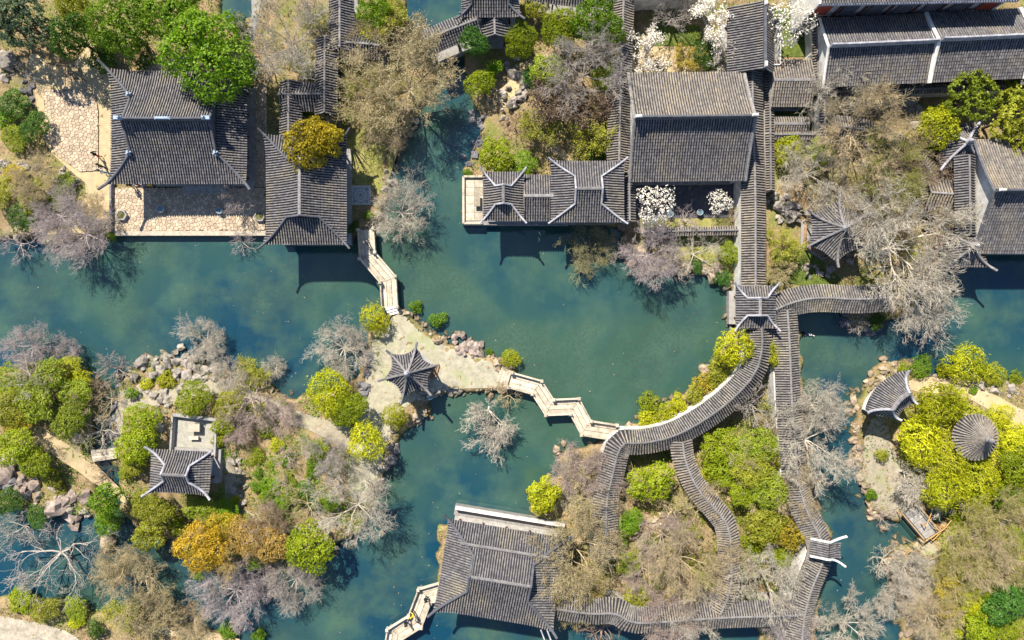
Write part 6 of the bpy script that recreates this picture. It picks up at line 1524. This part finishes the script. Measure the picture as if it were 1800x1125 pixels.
rockery('rocks where the two islands join under the yellow-green tree', [(640, 620), (648, 650), (640, 680), (632, 695)], 16, .42, 'rock_dark', 8)
rockery('boulder border around the shrub bed of the west island', [(432, 905), (470, 925), (530, 930), (580, 905), (600, 880), (604, 840), (595, 800)], 40, .32, 'rock_warm', 5)
rockery('rock edging of the path right of the island pavilion', [(415, 790), (424, 830), (418, 870), (430, 895)], 18, .42, 'rock', 7)
rockery('stones along the south-east shore of the west island', [(655, 880), (635, 930), (600, 962), (560, 985)], 18, .42, 'rock', 10)
rockery('shore rocks below the huge tan tree', [(735, 205), (718, 225), (705, 245), (694, 275), (690, 300), (694, 325)], 30, .48, 'rock', 10)
rockery('shore rocks by the bent footbridge landing', [(692, 330), (690, 350), (682, 375), (665, 392)], 12, .45, 'rock', 10)
rockery('dark shore rocks under the northern grove facing the tan tree', [(826, 195), (838, 212), (848, 220), (838, 240), (830, 262), (822, 290)], 22, .5, 'rock_dark', 9)
rockery('twisted limestone rockery around the pale sand', [(885, 110), (900, 122), (915, 140), (920, 165), (905, 188), (885, 192), (872, 170), (890, 165)], 34, .5, 'rock', 14, .6)
rockery('blue-grey boulders in the shade left of the plaza', [(8, 95), (20, 100), (15, 120), (8, 135)], 10, .75, 'rock', 14, .4)
rockery('stones along the slope edge below the plaza', [(0, 288), (40, 292), (80, 300), (110, 305), (140, 312)], 30, .38, 'rock', 8)
rockery('dark stones behind the plaza shrubs', [(40, 140), (55, 165), (62, 190)], 12, .5, 'rock_dark', 10)
rockery('shore stones of the west bank left of the terrace', [(20, 415), (60, 420), (100, 432), (140, 436), (180, 420)], 24, .42, 'rock', 9)
rockery('shore boulders under the lavender tree on the north shore', [(1085, 415), (1100, 445), (1130, 460), (1160, 455), (1200, 455)], 30, .55, 'rock_warm', 16)
rockery('warm boulders at the corner of the north shore and long gallery', [(1180, 478), (1215, 470), (1240, 468), (1262, 480), (1280, 500)], 26, .55, 'rock_warm', 13)
rockery('grey rocks under the crossing pavilion', [(1286, 520), (1284, 545), (1286, 575), (1290, 590)], 14, .48, 'rock', 8)
rockery('white limestone crags beside the long gallery in the right garden', [(1362, 345), (1370, 360), (1385, 372), (1400, 360), (1410, 380)], 26, .55, 'rock', 16, .5)
rockery('mossy stones under the six ridged pavilion', [(1410, 470), (1440, 478), (1465, 470), (1490, 450)], 16, .45, 'rock', 10)
rockery('shaded blue-grey rocks along the long wall in the upper right', [(1555, 185), (1590, 195), (1620, 200), (1605, 215)], 18, .55, 'rock', 12, .3)
rockery('dark islet rocks under the wavy gallery', [(1484, 560), (1495, 575), (1515, 582), (1545, 576)], 16, .5, 'rock_dark', 9)
rockery('shore stones between pond and curved gallery', [(1250, 640), (1240, 665), (1215, 685), (1180, 705), (1150, 722), (1120, 742), (1100, 752)], 40, .42, 'rock_warm', 9)
rockery('shore stones left of the brown garden', [(1000, 788), (978, 805), (980, 835), (948, 855), (932, 885)], 16, .42, 'rock_warm', 9)
rockery('tan shore rocks around the fan pavilion', [(1580, 640), (1550, 648), (1530, 675), (1512, 690), (1500, 715), (1498, 745)], 50, .45, 'rock_warm', 13)
rockery('tan shore rocks down the left side of the east island', [(1498, 750), (1502, 785), (1508, 820), (1515, 855), (1528, 890), (1545, 915), (1565, 922)], 56, .45, 'rock_warm', 12)
rockery('rocks under the shrubs on the north bank of the east island', [(1595, 640), (1625, 655), (1660, 668), (1690, 668), (1740, 680), (1790, 690)], 36, .48, 'rock', 12)
rockery('tan rocks on the upper left of the lower right bank', [(1588, 950), (1570, 965), (1566, 985), (1572, 1010)], 28, .48, 'rock_warm', 10)
rockery('tan rocks down the lower right bank', [(1574, 1015), (1580, 1045), (1586, 1080), (1592, 1115)], 26, .48, 'rock_warm', 10)
rockery('stone ridge running across the lower right hill', [(1665, 945), (1690, 938), (1720, 925), (1760, 905)], 26, .48, 'rock', 8)
rockery('rocks by the right edge hall shore', [(1640, 510), (1665, 490), (1700, 462), (1722, 447)], 16, .48, 'rock_dark', 9)
rockery('rock pile in the middle of the brown garden', [(1130, 900), (1160, 920), (1190, 905), (1180, 940)], 16, .45, 'rock_warm', 16)

# ------------------------------------------------------------------ ground cover that nobody could count
def cover(name, label, n, leaf, size, seed, ymix=1.0, thresh=.0, asp=.4, lift=.06, droop=0., freq=.35, area=None, jz=0.):
    rg = np.random.default_rng(seed); x = rg.uniform(-58, 58, n * 3 * (12 if area else 1)); y = rg.uniform(-37, 37, len(x))
    i = np.clip(np.searchsorted(gx, x) - 1, 0, nx - 2); j = np.clip(np.searchsorted(gy, y) - 1, 0, ny - 2)
    k = SD2[j, i] > .25
    fld = np.sin(x * freq + 1.7 * np.sin(y * freq * .8 + seed)) + np.sin(y * freq * 1.3 - 1.3 * np.sin(x * freq * .7 + seed * 2)) + .7 * np.sin(x * freq * 3.1 + y * 2.3 * freq + seed)
    k &= fld > thresh
    for poly in NOPLANT: k &= ~in_poly(x, y, poly)
    if area: k &= in_poly(x, y, [P2(a, b, .8) for a, b in area])
    x, y = x[k][:n], y[k][:n]; z = gz(x, y) + lift + jz * rg.random(len(x))
    v, f = leafquads(np.stack([x, y, z], 1), np.tile([[0, 0, 1.]], (len(x), 1)), size, rg, droop, asp)
    o = link(name, mesh_arr(name, v, f, L[leaf])); tag(o, label, 'ground cover', kind='stuff'); return o
NOPLANT = []
for o in bpy.data.objects:
    if o.get('kind') == 'structure' and o.name.split('.')[0] in ('path', 'court', 'terrace', 'paved_alley', 'plaza', 'paved_forecourt'):
        me = o.data; ring = [v.co for v in me.vertices]
for q in ([(50, 100), (62, 92), (95, 120), (140, 108), (165, 110), (205, 128), (202, 332), (198, 410), (120, 412), (20, 412), (18, 396), (120, 392), (162, 330), (118, 296), (66, 200)], [(196, 325), (470, 325), (470, 415), (196, 415)], [(440, 148), (472, 148), (472, 330), (440, 330)],
          [(690, 548), (710, 552), (738, 585), (790, 612), (850, 632), (900, 650), (903, 668), (872, 682), (800, 683), (752, 690), (715, 712), (695, 745), (676, 790), (662, 850), (618, 880), (622, 770), (645, 640), (672, 560)],
          [(205, 690), (262, 690), (330, 672), (400, 662), (450, 690), (520, 722), (640, 760), (622, 800), (500, 742), (395, 690), (262, 715), (212, 790), (202, 790)],
          [(1590, 668), (1690, 668), (1740, 690), (1800, 722), (1800, 752), (1735, 722), (1680, 690), (1600, 690)],
          [(1110, 316), (1308, 316), (1308, 384), (1110, 384)], [(-60, 1080), (40, 1090), (120, 1110), (160, 1140), (-60, 1200)], [(295, 725), (385, 735), (380, 810), (293, 800)], [(612, 322), (656, 322), (656, 364), (612, 364)], [(64, 750), (85, 745), (230, 880), (218, 890), (90, 790)]):
    NOPLANT.append([P2(a, b, .6) for a, b in q])
deb = MB(); rg = random.Random(4); k = 0
while k < 220:
    x, y = rg.uniform(-56, 56), rg.uniform(-35, 35)
    if sdv(x, y) < -.7:
        if rg.random() > math.exp(-abs(sdv(x, y)) / 2.5) + .12: continue
        a = rg.uniform(0, 6.28); r = rg.uniform(.025, .07); k += 1
        deb.add([(x + r * math.cos(a + t) * (1 if t % 3 else 1.6), y + r * math.sin(a + t), .004 + .01 * (t % 2)) for t in (0, 1.6, 3.1, 4.7)], [(0, 1, 2, 3)])
tag(deb.build('floating_leaves', L['litter']), 'tiny fallen leaves and specks floating on the pond', 'floating leaves', kind='stuff')
cover('grass_tufts', 'short green and yellow grass scattered over the banks', 42000, 'grass', .10, 5, thresh=.2)
cover('leaf_litter', 'fallen brown leaves and dead twigs under the trees', 45000, 'litter', .09, 9, thresh=-.6)
cover('ivy_cover', 'dark green low ground plants between the shrubs', 30000, 'dark', .11, 13, thresh=.75, lift=.12)
cover('yellow_sprouts', 'fresh yellow-green sprouts on the banks', 16000, 'bright', .10, 17, thresh=1.0, lift=.14)

EI = [(1575, 765), (1600, 730), (1640, 700), (1690, 705), (1740, 735), (1800, 760), (1850, 770), (1850, 880), (1740, 880), (1680, 870), (1630, 890), (1600, 850), (1580, 810)]
cover('yellow_groundcover', 'continuous yellow-green leafy carpet around the round pavilion', 16000, 'yellow', .12, 21, thresh=-9, lift=.2, area=EI, jz=.5)
cover('green_groundcover', 'green leafy undergrowth mixed into the yellow carpet around the round pavilion', 9000, 'bright', .12, 23, thresh=-9, lift=.15, area=EI, jz=.5)
cover('bed_groundcover', 'mossy green plants in the shrub bed of the west island', 5000, 'mid', .10, 25, thresh=-.4, lift=.08, freq=1.2, jz=.2, area=[(430, 780), (480, 755), (560, 775), (600, 820), (595, 890), (530, 925), (450, 910), (428, 850)])
cover('slope_groundcover', 'low fresh undergrowth between the galleries', 12000, 'bright', .11, 27, thresh=-.2, lift=.1, freq=.9, jz=.3, area=[(1110, 800), (1250, 760), (1380, 690), (1390, 1060), (1110, 1060)])

cover('hill_groundcover', 'olive and green undergrowth on the lower right hill', 14000, 'bright', .11, 31, thresh=-.3, lift=.12, freq=.8, jz=.4, area=[(1640, 900), (1720, 880), (1860, 880), (1860, 1180), (1650, 1180), (1650, 1000)])
cover('bank_groundcover', 'mixed low green plants on the two west islands', 12000, 'mid', .10, 33, thresh=.1, lift=.1, freq=.9, jz=.25, area=[(-20, 630), (210, 640), (420, 640), (640, 700), (650, 960), (330, 1010), (200, 920), (-20, 910)])

# ------------------------------------------------------------------ people
def person_mesh(pose, seed):
    J = {'pelvis': (0, 0, .92), 'chest': (0, .02, 1.25), 'neck': (0, .01, 1.47), 'head': (0, .03, 1.57), 'crown': (0, .02, 1.72)}
    st = .22 if pose == 'walk' else .03
    for s, n in ((-1, 'l'), (1, 'r')):
        sw = st * s
        J['hip' + n] = (.1 * s, 0, .88); J['knee' + n] = (.11 * s, sw * .6 + .03, .48); J['ank' + n] = (.11 * s, sw, .09); J['toe' + n] = (.12 * s, sw + .17, .04)
        J['sh' + n] = (.19 * s, 0, 1.40); J['elb' + n] = (.25 * s, -sw * .5 - .03, 1.13); J['wr' + n] = (.24 * s, -sw * .9 + .1, .92); J['hand' + n] = (.23 * s, -sw * 1.0 + .14, .82)
    if pose == 'reach':
        J['elbr'] = (.27, .25, 1.22); J['wrr'] = (.2, .48, 1.15); J['handr'] = (.18, .57, 1.13); J['elbl'] = (-.24, .22, 1.15); J['wrl'] = (-.05, .42, 1.08); J['handl'] = (0, .5, 1.06)
    names = list(J); E = [('pelvis', 'chest'), ('chest', 'neck'), ('neck', 'head'), ('head', 'crown')]
    for n in 'lr': E += [('pelvis', 'hip' + n), ('hip' + n, 'knee' + n), ('knee' + n, 'ank' + n), ('ank' + n, 'toe' + n), ('chest', 'sh' + n), ('sh' + n, 'elb' + n), ('elb' + n, 'wr' + n), ('wr' + n, 'hand' + n)]
    rad = {'pelvis': (.16, .12), 'chest': (.17, .12), 'neck': (.06, .06), 'head': (.095, .10), 'crown': (.075, .08), 'hip': (.1, .1), 'knee': (.07, .07), 'ank': (.05, .05), 'toe': (.045, .035), 'sh': (.075, .075), 'elb': (.055, .055), 'wr': (.04, .04), 'hand': (.045, .03)}
    me = bpy.data.meshes.new('skeleton'); me.from_pydata([J[n] for n in names], [(names.index(a), names.index(b)) for a, b in E], [])
    o = bpy.data.objects.new('skeleton', me); COL.objects.link(o)
    sk = o.modifiers.new('skin', 'SKIN'); sk.use_smooth_shade = True; sub = o.modifiers.new('sub', 'SUBSURF'); sub.levels = 1; sub.render_levels = 1
    for i, n in enumerate(names):
        r = rad.get(n) or rad[n[:-1]]; me.skin_vertices[0].data[i].radius = r; me.skin_vertices[0].data[i].use_root = (n == 'pelvis')
    dg = bpy.context.evaluated_depsgraph_get(); dg.update(); out = bpy.data.meshes.new_from_object(o.evaluated_get(dg)); bpy.data.objects.remove(o)
    out.name = 'body'; out.materials.clear()
    for k in ('skin', 'c_black', 'c_jean', 'hair'): out.materials.append(M[k])
    for p in out.polygons:
        x, y, z = p.center; hd = [np.linalg.norm(np.array((x, y, z)) - np.array(J['hand' + n])) for n in 'lr']
        p.material_index = 0 if (z > 1.46 or min(hd) < .1) else (3 if z < .1 else (2 if z < .86 and abs(x) < .22 else 1)); p.use_smooth = True
    return out
PM = {p: person_mesh(p, 0) for p in ('stand', 'walk', 'reach')}
hb = MB(); hb.lathe((0, 0, 1.56), [(.106, -.02), (.122, .08), (.112, .15), (.07, .205), (.01, .22)], 12); HAIR = hb.mesh('hair', smooth=True); HAIR.materials.append(M['hair'])
fb = MB(); fb.box((0, .125, 1.60), (.03, .035, .04), 0, .5)
for s in (-1, 1): fb.box((s * .035, .115, 1.635), (.022, .01, .012))
fb.box((0, .115, 1.555), (.045, .01, .01)); FACE = fb.mesh('face'); FACE.materials.append(M['skin'])
for s in (-1, 1): pass
fl = MB()
for s in (-1, 1):
    for k in range(4): fl.tube([(.005 + s * .23 + (k - 1.5) * .017, .15, .80), (.005 + s * .23 + (k - 1.5) * .017, .165, .76), (s * .23 + (k - 1.5) * .015, .172, .735 + abs(k - 1.4) * .008)], [.009, .008, .006], 5)
    fl.tube([(s * .2, .17, .81), (s * .19, .19, .785)], [.009, .007], 5)
FING = fl.mesh('fingers'); FING.materials.append(M['skin'])
def person(label, px, py, z, rz, top, bot='c_jean', pose='stand', hair='hair', brim=None):
    x, y = P2(px, py, z + 1.0); o = thing('person', label, 'person', (x, y, z)); o.rotation_euler = (0, 0, rz)
    b = link('body', PM[pose], o)
    for i, m in ((1, top), (2, bot)): b.material_slots[i].link = 'OBJECT'; b.material_slots[i].material = M[m]
    h = link('hair', HAIR, o)
    if hair != 'hair': h.material_slots[0].link = 'OBJECT'; h.material_slots[0].material = M[hair]
    link('face', FACE, o)
    if pose == 'stand': link('fingers', FING, o)
    return o
person('person in a dark coat with a red scarf walking beside the plaza', 167, 271, .72, 1.9, 'c_black', 'c_red', 'walk')
person('person in an olive jacket beside the main hall corner', 176, 291, .7, 2.2, 'c_olive', 'c_black', 'stand')
person('person in white top and blue trousers just below the olive jacket', 179, 301, .7, -1.0, 'c_white', 'c_blue', 'walk')
person('person in black standing under the front eave of the main hall', 228, 325, .76, .6, 'c_black', 'c_grey', 'stand')
person('person in red standing under the front eave of the main hall', 243, 325, .76, -.4, 'c_red', 'c_white', 'stand')
person('person in yellow at the front eave of the main hall', 263, 325, .76, 3.0, 'c_yellow', 'c_black', 'stand')
person('person in grey walking on the bent footbridge', 644, 426, .97, .5, 'c_grey', 'c_black', 'walk')
wk = person('person in cyan and red holding a long pole on the shore rocks', 753, 699, .75, -1.2, 'c_cyan', 'c_red', 'reach')
person('person in dark clothes leaning on the bridge rail next to the south hall', 749, 1054, .97, 2.5, 'c_black', 'c_jean', 'stand')
person('person in a yellow coat on the bridge at the bottom edge', 726, 1083, .97, .9, 'c_yellow', 'c_black', 'reach')
person('person in dark clothes left below the yellow coat on the bridge', 714, 1096, .97, -.7, 'c_black', 'c_jean', 'walk')
pl = thing('pole', 'long pale wooden pole held by the person on the shore rocks', 'pole', P(753, 699, 1.8))
b = MB(); b.tube([P(747, 704, 1.5), P(772, 689, 2.2)], .03, 6); b.build('shaft', M['bamboo'], pl)
b = MB(); q = P(772, 689, 2.2); b.lathe((q[0], q[1], q[2] - .1), [(.12, 0), (.16, .1), (.15, .12)], 10); b.build('net', M['c_grey'], pl)
# ducks
def duck(label, px, py, rz, m1, m2):
    x, y = P2(px, py, .1); o = thing('duck', label, 'duck', (x, y, 0)); o.rotation_euler = (0, 0, rz)
    b = MB(); b.tube([(-.34, 0, .16), (-.24, 0, .1), (-.08, 0, .08), (.1, 0, .09), (.2, 0, .13), (.25, 0, .24), (.3, 0, .34), (.36, 0, .35), (.43, 0, .33)], [.02, .09, .15, .15, .1, .055, .065, .055, .015], 10)
    bd = b.build('body', M[m1], None, smooth=True); bd.parent = o
    b = MB()
    for s in (-1, 1): b.tube([(.08, s * .12, .14), (-.08, s * .15, .16), (-.3, s * .07, .18)], [.03, .06, .01], 6)
    bd = b.build('wings', M[m2], None); bd.parent = o
duck('dark duck swimming in the channel below the wavy gallery', 1414, 586, 2.6, 'c_black', 'c_grey')
duck('white duck beside the dark duck in the channel', 1424, 588, -.4, 'c_white', 'c_grey')
